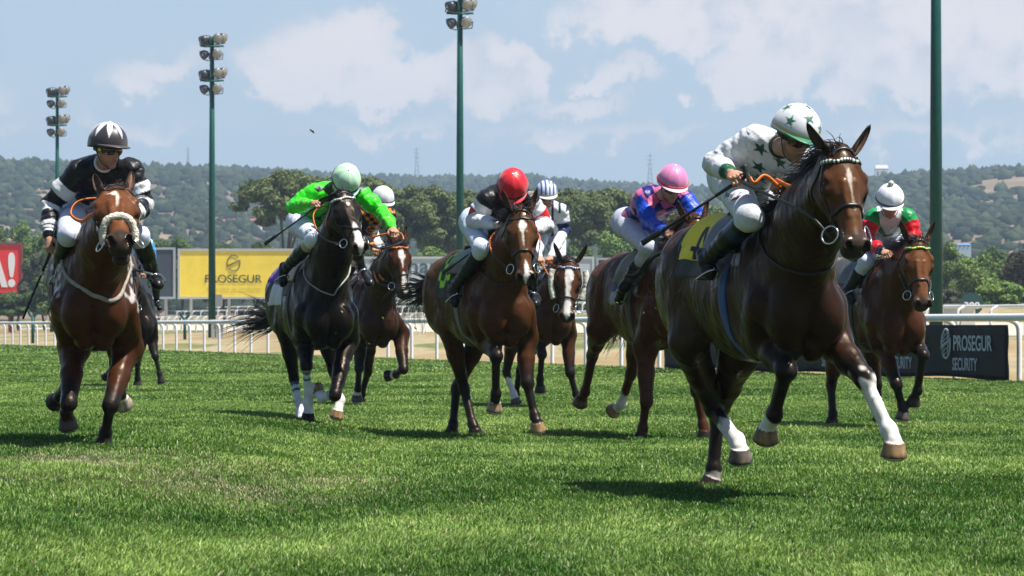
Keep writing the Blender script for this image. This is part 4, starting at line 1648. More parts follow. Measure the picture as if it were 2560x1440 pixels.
        for (kind, *arg) in ct.get("marks", []):
            if kind == "blaze":                              # list of (along, half-width, offset)
                xs, ws, os_ = zip(*arg[0])
                w = np.interp(hx, xs, ws, left=0, right=0)
                o = np.interp(hx, xs, os_)
                e = w * (1 + .25 * vnoise(V, 60, 8)) - np.abs(hy - o)
                mk = inhead * (hz > -.085 - .04 * (hx > .5)) * sstep(e, -.004, .004) * (w > .002)
                col += (np.array(arg[1] if len(arg) > 1 else (.66, .62, .58)) - col) * mk[:, None]
        dl = {key: np.min([seg_t(V, a, b)[1] for a, b in ((c[1], c[2]), (c[2], c[3]), (c[3], c[4]))], 0) for key, c in s.chain.items()}
        nearest = np.min(list(dl.values()), 0)
        for key, (U, K, Ft, C, Te, hd, fore) in s.chain.items():
            mk = s.cfg["legs"][key]
            tK, dK = seg_t(V, U, K)
            tc, dc = seg_t(V, K, Ft)
            tp, dp = seg_t(V, Ft, C)
            th, dh = seg_t(V, C, Te)
            near = np.minimum(np.minimum(dc, dp), dh)
            leg = (near < .095) & (dl[key] <= nearest + 1e-6)
            up = (dK < .11) & (tK > .0)
            b = np.where(up, sstep(tK + .10 * vnoise(V, 9, 4), *ct.get("pt_range", (.45, .95))), 0)
            b = np.maximum(b, leg & (tK > .9))
            col += (pts - col) * (b * ct.get("pt_w", 1.0))[:, None]
            if mk.get("sock"):
                st, wcol = mk["sock"], np.array(mk.get("sock_col", (.72, .68, .63)))
                # measure down the cannon: 0 knee, 1 fetlock, 2 coronet
                along = np.where(dc < dp, np.clip(tc, 0, 1), 1 + np.clip(tp, 0, 1))
                e = along - st + (.02 if "stripes" in mk else .10) * vnoise(V, 28, 6)
                w = leg * sstep(e, -.05, .05)
                col += (wcol - col) * w[:, None]
                for (t0, t1, sc) in mk.get("stripes", []):
                    col[leg & (along > t0) & (along < t1)] = sc
            hoof = (th > -.02) & (dh < .085)
            hc = np.array(mk.get("hoof", (.035, .028, .024)))
            stripe = (1 + .28 * vnoise(V * [1, 1, .15], 60, 9) + .25 * vnoise(V, 14, 10))
            dirt = sstep(th + .18 * vnoise(V, 26, 14), .62, .95)
            hcol = hc[None] * stripe[:, None] * (1 - .55 * dirt)[:, None]
            band_ = np.exp(-((th - .05) / .09) ** 2)[:, None]
            hcol = hcol * (1 - .45 * band_)
            col = np.where(hoof[:, None], hcol, col)
        for (c, r, wcol, f) in ct.get("foam", []):           # dried white sweat
            d = np.linalg.norm((V - s.T(*c)) / np.array(r), axis=1)
            e = (1 - d) + .55 * vnoise(V, f, 12) + .3 * vnoise(V, f * 2.3, 13)
            col += (np.array(wcol) - col) * (sstep(e, .35, .75) * .8)[:, None]
        return np.clip(col, .002, 1)

    def shoes(s):
        for key, (U, K, Ft, C, Te, hd, fore) in s.chain.items():
            lat = np.array([1.0, 0, 0])
            l = unit(lat - hd * np.dot(lat, hd))
            fw = np.cross(l, hd)
            fw = -fw if np.dot(fw, unit(np.cross(lat, unit(C - Ft)))) > 0 else fw
            pts = [Te + hd * .004 + .053 * (math.sin(t) * l + math.cos(t) * fw) for t in np.linspace(-2.5, 2.5, 18)]
            MB().tube(pts, .0095, 6, flat=.6).build("horseshoe", M_SHOE, s.root)

    def mane(s):
        cfg = s.cfg.get("mane", {})
        r = np.random.RandomState(int(s.D * 10))
        A = s.H(.0, 0, -.02)
        crest = smooth_path([s.T(0, -.36, 1.565), s.mid + np.array([0, .05, .19]), s.H(-.02, 0, -.05)], 12)
        paths = []
        lift, side, ln = cfg.get("lift", .5), cfg.get("side", -1), cfg.get("len", .17)
        N = cfg.get("n", 620)
        for i in range(N):
            t = r.rand() ** .8 * .93 if i % 7 == 0 else t0 + r.normal() * .006
            t = min(max(t, 0.0), .93)
            j = min(int(t * (len(crest) - 1)), len(crest) - 2)
            p = crest[j] + (crest[j + 1] - crest[j]) * r.rand() + r.normal(size=3) * .008
            loc, nor, _, _ = s.bvh.find_nearest(Vector(p))
            p = np.array(loc) + r.normal(size=3) * .004
            if i % 7 == 0:
                t0 = t
                lk = r.normal(size=3) * [.3, .4, .35]
            d = unit(np.array([side * (.45 + .2 * r.rand()), 1.1, lift]) + lk + r.normal(size=3) * .10)
            g = np.array([side * .45, .35, -.8 + .35 * r.normal()])
            L_ = ln * r.uniform(.6, 1.25)
            q = [p]
            for e in range(1, 7):
                f = e / 6
                d = unit(d + g * .22 + r.normal(size=3) * .07)
                q.append(q[-1] + d * L_ / 6)
            paths.append(q)
        # forelock between the ears
        a, l, n = s.HR.T
        fl = cfg.get("forelock", (.10, 60, (.2, .0, .9)))
        for i in range(fl[1]):
            p = s.H(-.01 + .03 * r.rand(), r.normal() * .022, .004)
            d = unit(a * fl[2][0] + l * fl[2][1] + n * fl[2][2] + np.array([0, .5, 0]) + r.normal(size=3) * .30)
            q = [p]
            for e in range(6):
                d = unit(d + np.array([0, .12, -.10]) + a * .22 + r.normal(size=3) * .10)
                q.append(q[-1] + d * fl[0] * r.uniform(.6, 1.3) / 5)
            paths.append(q)
        strands(paths, .0036, s.coat.get("hair", (.012, .009, .008)), "mane", M_HAIR, s.root)

    def tail(s):
        cfg = s.cfg.get("tail", {})
        r = np.random.RandomState(int(s.D * 7) + 1)
        base = s.T(0, .90, 1.43)
        guide = [base] + ([s.L(q) for q in cfg["px"]] if "px" in cfg else [s.T(0, 1.10, 1.46), s.T(.02, 1.38, 1.30), s.T(.05, 1.62, 1.02)])
        G = np.array(smooth_path(guide, 8))
        m = len(G)
        paths = []
        spread = cfg.get("spread", .11)
        for i in range(int(1.2 * cfg.get("n", 230))):
            if i % 6 == 0:
                lock = r.normal(size=3)
                ph = r.uniform(0, 6.28, 3)
                fq = r.uniform(3, 7)
            u = lock + r.normal(size=3) * .16
            t = np.linspace(0, 1, m)[:, None]
            wob = np.stack([np.sin(t[:, 0] * fq + p) - math.sin(p) for p in ph], 1) * .022
            cut = int(m * r.uniform(.6, 1.0))
            P = G + u * (.014 + spread * t ** 1.3) + wob * t
            paths.append(P[:max(cut, 5)])
        strands(paths, .0058, s.coat.get("hair", (.012, .009, .008)), "tail", M_HAIR, s.root)
        MB().tube([s.T(0, .84, 1.46), s.T(0, .93, 1.44), G[2], G[5]], [.045, .040, .032, .012], 10).build("dock", M_HAIR, s.root)

    # -------- harness
    def patch(s, y0, y1, ph0, ph1, off, name, colfn, mat=None, parent=None, step=.012, thick=.008, wave=0.0):
        ny, nphi = max(4, int((y1 - y0) / step)), max(4, int(abs(ph1 - ph0) * .30 / step))
        top, ab = [], []
        for i in range(ny + 1):
            y = y0 + (y1 - y0) * i / ny
            c = s.T(0, y, 1.24)
            for j in range(nphi + 1):
                ph = ph0 + (ph1 - ph0) * j / nphi
                d = rotx(s.pitch) @ np.array([math.sin(ph), 0, math.cos(ph)])
                hit = s.tbvh.ray_cast(Vector(c + d * 1.0), Vector(-d), 1.2)
                p = np.array(hit[0]) if hit[0] is not None else c + d * .28
                top.append(p + d * (off + wave * math.sin(y * 23 + ph * 4) * (abs(ph) > .9)))
                ab.append((y, ph))
        top, ab = np.array(top), np.array(ab)
        n = len(top)
        cen = np.array([s.T(0, y, 1.24) for y, ph in ab])
        inn = top - (top - cen) / np.linalg.norm(top - cen, axis=1)[:, None] * thick
        V = np.concatenate([top, inn])
        w = nphi + 1
        F = []
        for i in range(ny):
            for j in range(nphi):
                k = i * w + j
                F += [(k, k + 1, k + w + 1, k + w), (n + k, n + k + w, n + k + w + 1, n + k + 1)]
        for i in range(ny):
            k, k2 = i * w, i * w + nphi
            F += [(k, k + w, n + k + w, n + k), (k2, n + k2, n + k2 + w, k2 + w)]
        for j in range(nphi):
            k, k2 = j, ny * w + j
            F += [(k, n + k, n + k + 1, k + 1), (k2, k2 + 1, n + k2 + 1, n + k2)]
        col = np.tile(colfn(ab[:, 0], ab[:, 1]), (2, 1))
        return mesh_obj(name, V, F, mat or M_CLOTH, parent or s.root, col=col)

    def tack(s):
        cfg = s.cfg.get("tack", {})
        H, B, root = s.H, s.bvh, s.root
        br = cfg.get("bridle", M_LEATHER)
        bri = MB()
        # bridle: the cheek straps are its body, the other straps its parts
        sides = []
        bridle = band(B, [H(.03, -.06, .02), H(.0, -.05, .05), H(-.012, 0, .06), H(.0, .05, .05), H(.03, .06, .02)], .020, .004, "bridle", br, root)
        for m in (-1, 1):
            band(B, [H(.02, m * .085, -.02), H(.10, m * .115, -.05), H(.22, m * .125, -.095), H(.34, m * .10, -.115), H(.44, m * .085, -.115)], .019, .004, "cheek_strap", br, bridle)
            c = H(.462, m * .068, -.122)
            l = s.HR[:, 1]
            e2 = s.HR[:, 2] * math.cos(.7) - l * m * math.sin(.7)
            R = np.stack([s.HR[:, 0], e2, np.cross(s.HR[:, 0], e2)], 1)
            MB().ring(c + l * m * .022 + s.HR[:, 2] * .012, R, cfg.get("ring", .040) * s.hs, .0048).build("bit_ring", M_STEEL, bridle)
        bc = cfg.get("browband", None)
        if bc:
            c1, c2 = np.array(bc[0]), np.array(bc[1])
            f = lambda t: np.where((np.sin(t * bc[2] * 6.283) > 0)[:, None], c1, c2)
            band(B, [H(.055, -.105, -.05), H(.065, -.085, .01), H(.075, -.04, .05), H(.075, 0, .06), H(.075, .04, .05), H(.065, .085, .01), H(.055, .105, -.05)], .021, .005, "browband", attr_mat("browband_beads", .35), bridle, n=14, thick=.007, colfn=f)
        else:
            band(B, [H(.055, -.105, -.05), H(.065, -.085, .01), H(.075, -.04, .05), H(.075, 0, .06), H(.075, .04, .05), H(.065, .085, .01), H(.055, .105, -.05)], .019, .005, "browband", br, bridle)
        nx = cfg.get("noseband_x", .36)
        nose = [H(nx + .015, -.085, -.13), H(nx, -.085, -.07), H(nx - .015, -.06, -.01), H(nx - .02, 0, .02), H(nx - .015, .06, -.01), H(nx, .085, -.07), H(nx + .015, .085, -.13)]
        if cfg.get("noseband") == "fleece":
            pts = [H(nx + .03, -.064, -.125), H(nx - .005, -.067, -.070), H(nx - .030, -.046, -.008), H(nx - .040, 0, .010), H(nx - .030, .046, -.008), H(nx - .005, .067, -.070), H(nx + .03, .064, -.125)]
            fleece_roll(pts, .027, "sheepskin_noseband", bridle)
        elif cfg.get("noseband", "strap") == "strap":
            band(B, nose, .021, .005, "noseband", br, bridle, thick=.004)
        elif cfg.get("noseband") == "cross":
            band(B, [H(.30, -.095, -.08), H(.36, -.05, -.0), H(.40, 0, .01), H(.36, .05, -.0), H(.30, .095, -.08)], .018, .005, "noseband", br, bridle)
            band(B, [H(.47, -.07, -.14), H(.42, -.055, -.03), H(.39, 0, .02), H(.42, .055, -.03), H(.47, .07, -.14)], .018, .006, "noseband", br, bridle)
        band(B, [H(.03, -.09, -.04), H(.10, -.095, -.14), H(.13, -.06, -.24), H(.135, 0, -.27), H(.13, .06, -.24), H(.10, .095, -.14), H(.03, .09, -.04)], .012, .004, "throat_latch", br, bridle)
        if cfg.get("cheek_fleece"):
            for m in (-1, 1):
                fleece_roll([H(.09, m * .125, -.045), H(.16, m * .135, -.055), H(.26, m * .128, -.08), H(.37, m * .105, -.10)], .032, "sheepskin_cheekpiece", bridle, 3 + m)
        s.bridle = bridle
        # reins: from each bit ring to the hands, given as local or pixel points
        for m, key in ((-1, "rein_r"), (1, "rein_l")):
            pts = cfg.get(key)
            if pts is None:
                pts = [s.T(m * .10, -.62, 1.56), s.T(m * .06, -.40, 1.62)]
            else:
                pts = [s.L(q) for q in pts]
            c = H(.47, m * .078, -.125)
            path = smooth_path([c] + pts, 10)
            cut = max(2, int(len(path) * cfg.get("rein_cut", .5)))
            rm = MB().tube(path[:cut + 1], .0085, 6, flat=.45).build("rein", br, root)
            MB().tube(path[cut:], .0125, 8, flat=.5).build("grip", cfg.get("rein", M_ORANGE), rm)
        # breast or neck strap
        for (kind, w, mat, pts) in cfg.get("straps", []):
            P_ = [s.L(q) for q in pts] if kind == "px" else [s.T(*q) for q in pts]
            band(B, P_, w, .006, "breast_strap" if w > .02 else "neck_strap", mat, root, n=10, thick=.006)
        # girth, under-cloth, number cloth and saddle
        gcol = np.array(cfg.get("girth", (.02, .02, .022)))
        gy = cfg.get("girth_y", -.30)
        s.patch(gy - .04, gy + .04, math.radians(70), math.radians(290), .010, "girth", lambda y, p: np.tile(gcol, (len(y), 1)), M_CLOTH, step=.02)
        if "cloth" in cfg:
            c = cfg["cloth"]
            s.patch(c["y"][0], c["y"][1], -math.radians(c["ph"]), math.radians(c["ph"]), c.get("off", .016), "saddle_cloth", c["fn"], step=c.get("step", .014), wave=.011)
        if "under" in cfg:
            c = cfg["under"]
            s.patch(c["y"][0], c["y"][1], -math.radians(c["ph"]), math.radians(c["ph"]), .008, "saddle_pad", c["fn"], step=.02, wave=.004)
        sd = np.array(cfg.get("saddle", (.015, .014, .014)))
        def flap(y, p):
            return np.tile(sd, (len(y), 1))
        sad = s.patch(-.42, .06, -math.radians(58), math.radians(58), .032, "saddle", flap, M_LEATHER if sd[0] < .1 else attr_mat("saddle_leather", .4), step=.02, thick=.02)
        # raised pommel and cantle
        cm = M_LEATHER if sd[0] < .1 else M_TAN
        for yy, hgt in ((-.40, .035), (.05, .05)):
            MB().tube([s.T(-.15, yy, 1.50), s.T(-.08, yy, 1.555 + hgt), s.T(0, yy, 1.57 + hgt), s.T(.08, yy, 1.555 + hgt), s.T(.15, yy, 1.50)], .022, 8).build("saddle_arch", cm, sad)

# ---------------------------------------------------------------- jockeys
M_SKIN = material("skin", rough=.50, spec=.35, attr=True, noise=(30, .90, 1.08), bump=(90, .12, .004))
M_SILK = material("racing_silk", rough=.40, spec=.28, attr=True, sheen=.04, bump=(30, .45, .014))
M_BREECH = material("white_breeches", rough=.55, spec=.35, attr=True, sheen=.08, noise=(20, .84, 1.03), bump=(34, .35, .010))
M_BOOT = material("riding_boot", rough=.32, spec=.30, attr=True, bump=(22, .25, .010))
M_CAP = material("cap_silk", rough=.40, spec=.45, attr=True, sheen=.2, bump=(30, .10, .004))
M_LENS = material("goggle_lens", (.008, .007, .008), rough=.08, spec=.8, coat=.5)
M_STRAP = material("elastic_strap", (.012, .012, .013), rough=.6)
WHITE = (.62, .63, .66)
SKIN = (.45, .235, .150)


def vnormals(V, F):
    a = V[F[:, 2]] - V[F[:, 0]]
    b = V[F[:, 3]] - V[F[:, 1]]
    n = np.cross(a, b)
    N = np.zeros_like(V)
    for k in range(4):
        for c in range(3):
            N[:, c] += np.bincount(F[:, k], n[:, c], len(V))
    return N / (np.linalg.norm(N, axis=1)[:, None] + 1e-12)


def star(x, y, cx, cy, r, rot=0.0):
    P = []
    for i in range(10):
        a = math.pi / 2 + rot + i * math.pi / 5
        q = r if i % 2 == 0 else r * .40
        P.append((cx + q * math.cos(a), cy + q * math.sin(a)))
    return in_poly(x, y, P)


def in_poly(x, y, P):
    r = np.zeros(len(x), bool)
    P = np.asarray(P, float)
    j = len(P) - 1
    for i in range(len(P)):
        a, b = P[i], P[j]
        k = ((a[1] > y) != (b[1] > y)) & (x < (b[0] - a[0]) * (y - a[1]) / (b[1] - a[1] + 1e-12) + a[0])
        r ^= k
        j = i
    return r


def plain_cap(c, band_=None):
    c = np.array(c, float)

    def f(az, el):
        k = np.tile(c, (len(az), 1))
        seam = np.abs(((az / (2 * math.pi) * 8) % 1) - .5) > .485
        k = k * (1 - .22 * (seam & (el > .1))[:, None])
        if band_ is not None:
            k[(el < .10) & (el > -.08)] = band_
        return k
    return f


class Jockey:
    def __init__(s, label, D, j, head, cap, jacket, breech=WHITE, boots=None, h=.0075, horse=None, peak=None, band_=None, skin=SKIN, hands=None, cuff=None, cap_button=(.8, .8, .82), goggle_dot=None, collar=None, build=1.0, group="jockeys riding the racehorses", pom=False, legs=True, glint=None, helmet_r=1.12):
        s.D, s.h = D, h
        s.root = empty("person", at(*j["hip"][:2], D + j["hip"][2]))
        tag(s.root, label, "jockey", group)
        o = np.array(s.root.location)
        s.J = J = {k: at(v[0], v[1], D + v[2]) - o for k, v in j.items()}
        if horse is not None:                           # boots hang outside the horse's ribs, not in them
            eye = np.array([0, 0, EYE])
            for k, m in (("l", 1), ("r", -1)):
                for q, need in (("kn", .24), ("an", .335), ("to", .335)):
                    w = J[q + k] + o
                    x = float((horse.R.T @ (w - horse.loc))[0]) * m
                    if x < need:
                        dl = float(np.clip((need - x) * m / max(math.sin(horse.th), .08), -.42, .42))
                        J[q + k] = eye + (w - eye) * (w[1] + dl) / w[1] - o
        s.o = o
        P, N = J["hip"], J["neck"]
        sp = unit(N - P)
        lat = unit((J["shl"] - J["shr"]) - sp * np.dot(J["shl"] - J["shr"], sp))
        fr = np.cross(lat, sp)                          # chest side
        fr = -fr if fr[1] > 0 and abs(fr[1]) > .3 else fr
        if fr[2] > 0 and abs(fr[1]) < .3:
            fr = -fr
        s.sp, s.lat, s.fr = sp, lat, fr
        L = np.linalg.norm(N - P)
        s.Ls = L
        C = P + sp * L * .66
        hw = .085
        HL, HRr = P + lat * hw - sp * .02, P - lat * hw - sp * .02
        s.HL, s.HR = HL, HRr
        b = build
        # head frame
        yaw, pit, rol = [math.radians(a) for a in head]
        Rh = rotz(yaw) @ rotx(pit) @ roty(rol)
        l, f, u = Rh @ np.array([1.0, 0, 0]), Rh @ np.array([0, -1.0, 0]), Rh @ np.array([0, 0, 1.0])
        s.Hm = np.stack([l, f, u], 1)
        s.H = H = lambda x, y, z: J["head"] + s.Hm @ np.array([x, y, z])
        EH = lambda c, r, k=.015: Ell(H(*c), r, k, s.Hm)
        CH = lambda p, q, ra, rb, k=.012: Cone(H(*p), H(*q), ra, rb, k)
        hd = [EH((0, -.012, .022), (.074, .094, .098)), EH((0, .038, -.045), (.058, .056, .080), .02), CH((-.046, .01, -.07), (0, .070, -.106), .024, .024), CH((.046, .01, -.07), (0, .070, -.106), .024, .024),
              EH((0, .078, -.112), (.020, .018, .017)), CH((0, .086, .004), (0, .112, -.036), .009, .0125, .010), EH((-.013, .098, -.042), (.009, .010, .008), .006), EH((.013, .098, -.042), (.009, .010, .008), .006),
              CH((-.04, .080, .026), (.04, .080, .026), .014, .014), EH((-.044, .062, -.024), (.024, .022, .020)), EH((.044, .062, -.024), (.024, .022, .020)),
              EH((0, .090, -.068), (.022, .011, .0065), .004), EH((0, .088, -.081), (.019, .011, .0075), .004), EH((0, .080, -.074), (.03, .016, .02), .01)]
        for m in (-1, 1):
            hd += [EH((m * .076, -.008, -.012), (.009, .021, .031), .006), EH((m * .080, -.012, .0), (.008, .018, .018), .006)]
        slim = [Cone(N, H(0, -.02, -.085), .054, .052, .03), Cone(P, C, .105, .115, .05, fr, .72), Ell(C, (.15, .10, .15), .05, np.stack([lat, fr, sp], 1))]
        arms = {}
        for k, m in (("l", 1), ("r", -1)):
            S, E_, W = J["sh" + k], J["el" + k], J["ha" + k]
            W2 = E_ + (W - E_) * max(.2, 1 - .075 / max(np.linalg.norm(W - E_), .1))
            arms[k] = (S, E_, W2, W)
            slim += [Cone(C + sp * .08, S, .075, .058, .04), Cone(S, E_, .052, .043, .02), Cone(E_, W2, .041, .027, .02), Cone(W2, W2 + unit(W - E_) * .03, .027, .026, .01)]
        s.arms = arms
        lg = {}
        for k, m, hj in (("l", 1, HL), ("r", -1, HRr)):
            Kn, An, To = J["kn" + k], J["an" + k], J["to" + k]
            lg[k] = (hj, Kn, An, To)
            if legs:
                slim += [Cone(P, hj, .10, .09, .04), Cone(hj, Kn, .078, .052, .03), Cone(Kn, An, .048, .034, .02), Cone(An, To, .034, .022, .02)]
        s.lg = lg
        fld = s.field(slim + hd)
        fld.group(slim, .02)
        fld.group(hd, .02)
        V, F = fld.mesh()
        q = (V - J["head"]) @ s.Hm
        skin = np.array(skin)
        col = np.tile(skin, (len(V), 1)) * (1 + .10 * vnoise(V, 40, 3))[:, None]
        face = np.linalg.norm(q * [1, .8, 1], axis=1) < .16
        lips = np.exp(-((q[:, 0] / .022) ** 2 + ((q[:, 1] - .095) / .02) ** 2 + ((q[:, 2] + .074) / .011) ** 2))
        col += (np.array([.30, .085, .065]) - col) * (lips * .8 * face)[:, None]
        chk = np.exp(-(((np.abs(q[:, 0]) - .045) / .025) ** 2 + ((q[:, 1] - .07) / .03) ** 2 + ((q[:, 2] + .035) / .025) ** 2))
        col += (np.array([.42, .15, .10]) - col) * (chk * .4)[:, None]
        stub = face * sstep(-q[:, 2], .06, .10) * (1 - lips)
        col += (skin * .62 - col) * (stub * .55)[:, None]
        # hands: modelled finer, in the same mesh
        hv, hf, hc = [V], [F], [col]
        base = len(V)
        for k, m in (("l", 1), ("r", -1)):
            pose = (hands or {}).get(k, {})
            if pose is None:
                continue
            Vh, Fh = s.hand(arms[k], m, pose)
            hv.append(Vh)
            hf.append(Fh + base)
            cc = np.tile(skin * 1.08, (len(Vh), 1)) * (1 + .12 * vnoise(Vh, 90, 5) + .06 * vnoise(Vh, 200, 6))[:, None]
            hc.append(cc)
            base += len(Vh)
        mesh_obj("body", np.concatenate(hv), np.concatenate(hf), M_SKIN, s.root, col=np.clip(np.concatenate(hc), .005, 1))
        # ---- jacket
        jk = [Cone(P + sp * .05, C, .128 * b, .150 * b, .06, fr, .74), Ell(C + sp * .03, (.182 * b, .125 * b, .17), .06, np.stack([lat, fr, sp], 1)), Cone(C + sp * .10, N, .11, .07, .04), Ell(P + sp * .10 - fr * .01, (.155 * b, .125 * b, .10), .05, np.stack([lat, fr, sp], 1))]
        sleeves = []
        for k in ("l", "r"):
            S, E_, W2, W = arms[k]
            jk += [Cone(C + sp * .09, S, .105, .082, .06)]
            sleeves.append([Cone(S, S * .45 + E_ * .55, .082, .078, .03), Cone(S * .45 + E_ * .55, E_, .078, .060, .03), Cone(E_, E_ * .4 + W2 * .6, .062, .058, .03), Cone(E_ * .4 + W2 * .6, W2, .058, .036, .02)])
        fld = s.field(jk + sum(sleeves, []))
        fld.group(jk, .05)
        for sl in sleeves:
            fld.group(sl, .035)
        V, F = fld.mesh()
        N_ = vnormals(V, F)
        ctx = s.ctx(V)
        # folds: across the sleeves and gathered round the waist
        ln = ctx["along"]
        fold = np.sin(ln * 95 + 2.5 * vnoise(V, 13, 8)) * .45 + np.sin(ln * 55 + 3.5 * vnoise(V, 9, 18)) * .6
        fold = fold * (.55 + .45 * vnoise(V, 8, 28)) * np.where(ctx["bone"] == 0, .55, 1.0)
        V = V + N_ * (fold * .0085 + vnoise(V, 26, 38) * .0038 + vnoise(V, 55, 48) * .0012)[:, None]
        mesh_obj("jacket", V, F, M_SILK, s.root, col=np.clip(jacket(ctx), .004, 1))
        # ---- breeches and boots
        if legs:
            br = [Ell(P - sp * .01, (.165, .135, .135), .05, np.stack([lat, fr, sp], 1))]
            for k in ("l", "r"):
                hj, Kn, An, To = lg[k]
                sh = unit(An - Kn)
                th = unit(Kn - hj)
                br += [Cone(hj, Kn, .110, .068, .05), Ell(hj - fr * .02, (.115, .12, .12), .05), Cone(Kn, Kn + sh * .14, .066, .058, .03), Ell(Kn + (th - sh) * .012, (.062, .062, .062), .03)]
            fld = s.field(br)
            fld.group(br, .03)
            V, F = fld.mesh()
            N_ = vnormals(V, F)
            V = V + N_ * (vnoise(V, 20, 4) * .0025 + np.sin(V @ sp * 70 + 3 * vnoise(V, 9, 5)) * .0022)[:, None]
            bc = np.tile(np.array(breech, float), (len(V), 1)) if not callable(breech) else breech(V, s)
            s.breech = mesh_obj("breeches", V, F, M_BREECH, s.root, col=bc)
            s.bv = (V, F)
            bt = boots or {}
            for k in ("l", "r"):
                hj, Kn, An, To = lg[k]
                sh = unit(An - Kn)
                ft = unit(To - An)
                top = bt.get("top", .10)
                A = Kn + sh * (top + .045)
                heel = An - ft * .045 + sh * .035
                pr = [Cone(A, Kn * .5 + An * .5, .066, .060, .02), Cone(Kn * .5 + An * .5, An, .060, .043, .02), Cone(An, heel, .040, .034, .02), Cone(An + sh * .015, To - ft * .03, .044, .036, .02), Cone(heel, To, .030, .026, .02), Ell(To - ft * .03, (.040, .040, .030), .02)]
                fld = s.field(pr)
                fld.group(pr, .01)
                V, F = fld.mesh()
                N_ = vnormals(V, F)
                t, _ = seg_t(V, Kn, An)
                V = V + N_ * (np.sin(t * 42 + 2 * vnoise(V, 10, 2)) * .003 * sstep(t, .45, .95))[:, None]
                c = np.tile(np.array(bt.get("col", (.012, .013, .018))), (len(V), 1))
                for (t0, t1, cc) in bt.get("bands", []):
                    c[(t > t0) & (t < t1)] = cc
                mesh_obj("boot", V, F, M_BOOT, s.root, col=c)
                if horse is not None:
                    m = 1 if k == "l" else -1
                    fm = An + ft * .085 + sh * .03
                    side = unit(np.cross(ft, sh))
                    hp = horse.W(horse.T(m * .26, -.16, 1.34)) - o
                    ir = MB()
                    arch = [fm + side * .058 * math.cos(q) - sh * (.115 * math.sin(q) - .025) for q in np.linspace(0, math.pi, 12)]
                    ir.tube([arch[0] + sh * .005] + arch + [arch[-1] + sh * .005, arch[0] + sh * .005], .0055, 6)
                    w = np.array(horse.root.location)
                    irn = ir
                    irn.tube([arch[6] - sh * .005, (arch[6] + hp) / 2 + side * .005, hp], .010, 6, flat=.3)
                    ob = irn.build("stirrup", M_STEEL, horse.root)
                    ob.data.transform(Matrix.Translation(Vector(o)))
                    ob.data.transform(horse.root.matrix_basis.inverted() if False else (Matrix.Rotation(-horse.th, 4, 'Z') @ Matrix.Translation(-Vector(horse.loc))))
        s.helmet(cap, peak, band_, cap_button, pom, helmet_r)
        s.goggles(goggle_dot)
        if collar is not None:
            mb = MB()
            nb = J["neck"] * .55 + H(0, -.02, -.085) * .45
            ax = unit(H(0, -.02, -.085) - J["neck"])
            x = unit(np.cross(ax, fr))
            mb.ring(nb, np.stack([x, np.cross(ax, x), ax], 1), .060, .0095)
            mb.build("collar", material("collar_cloth", collar, .6), s.root)

    def field(s, prims):
        lo = np.min([p.lo for p in prims], 0) - .03
        hi = np.max([p.hi for p in prims], 0) + .03
        return Field(lo, hi, s.h)

    def ctx(s, V):
        """which bone each point belongs to (0 trunk, 1/2 left and 3/4 right upper and fore arm) and where on it."""
        J = s.J
        ds, ts, Ls = [], [], []
        t, d = seg_t(V, J["hip"], J["neck"])
        ds.append(d - .065)
        ts.append(t)
        for k in ("l", "r"):
            S, E_, W2, W = s.arms[k]
            for a, b in ((S, E_), (E_, W2)):
                t, d = seg_t(V, a, b)
                d = np.where((t < 0) & (a is S), 9, d)
                ds.append(d)
                ts.append(np.clip(t, 0, 1))
        ds, ts = np.array(ds), np.array(ts)
        bone = np.argmin(ds, 0)
        t = ts[bone, np.arange(len(V))]
        ln = np.array([s.Ls] + [np.linalg.norm(b - a) for k in ("l", "r") for a, b in ((s.arms[k][0], s.arms[k][1]), (s.arms[k][1], s.arms[k][2]))])
        q = V - J["hip"]
        return dict(V=V, bone=bone, t=t, along=t * ln[bone] + bone * .37, x=q @ s.lat, y=q @ s.fr, z=q @ s.sp, w=q @ s.sp - .8 * (q @ s.fr), dist=ds[0], n=len(V), L=s.Ls, s=s)

    def hand(s, arm, m, pose):
        S, E_, W2, W = arm
        d = unit(W - W2)
        bend = pose.get("bend", 0)
        b = np.array(pose.get("back", (0, -.35, 1.0)), float)
        b = unit(b - d * np.dot(b, d))
        if bend:
            d2 = d * math.cos(bend) - b * math.sin(bend)
            b = b * math.cos(bend) + d * math.sin(bend)
            d = d2
        t = np.cross(d, b)
        med = np.array(pose.get("thumb", (-m, -.2, .3)), float)
        t = t if np.dot(t, med) > 0 else -t
        sc = pose.get("size", 1.0)
        R = np.stack([t, d, b], 1)
        w0 = W2 + unit(W - W2) * .012
        p = lambda x, y, z: w0 + R @ (np.array([x, y, z]) * sc)
        pr = [Cone(p(0, -.035, 0), p(0, .02, 0), .027 * sc, .029 * sc, .012, b, .8), Ell(p(0, .055, 0), np.array((.041, .047, .0175)) * sc, .012, R), Ell(p(.022, .035, -.008), np.array((.020, .032, .017)) * sc, .010, R)]
        curl = pose.get("curl", (62, 78, 48))
        groups = []
        for i, x in enumerate((.030, .0105, -.0095, -.028)):
            k = (1.0, 1.08, 1.0, .82)[i]
            a = p(x, .090 - .004 * abs(i - 1) - (.006 if i == 3 else 0), .002)
            ang = 0.0
            g = []
            pts = [a]
            for seg, (ln, c) in enumerate(zip((.043, .027, .021), curl)):
                ang += math.radians(c * (1 - .06 * (i - 1.5)) + (3, -4, 2, -3)[i])
                dd = R @ np.array([.04 * (1.5 - i) * .3, math.cos(ang), -math.sin(ang)])
                pts.append(pts[-1] + dd * ln * k * sc)
            r = (.0098, .0100, .0096, .0086)[i] * sc
            for q in range(3):
                g.append(Cone(pts[q], pts[q + 1], r * (1 - .07 * q), r * (.94 - .08 * q), .004))
            g.append(Ell(pts[0] + b * .003, np.array((.0105, .012, .0105)) * sc, .006, R))
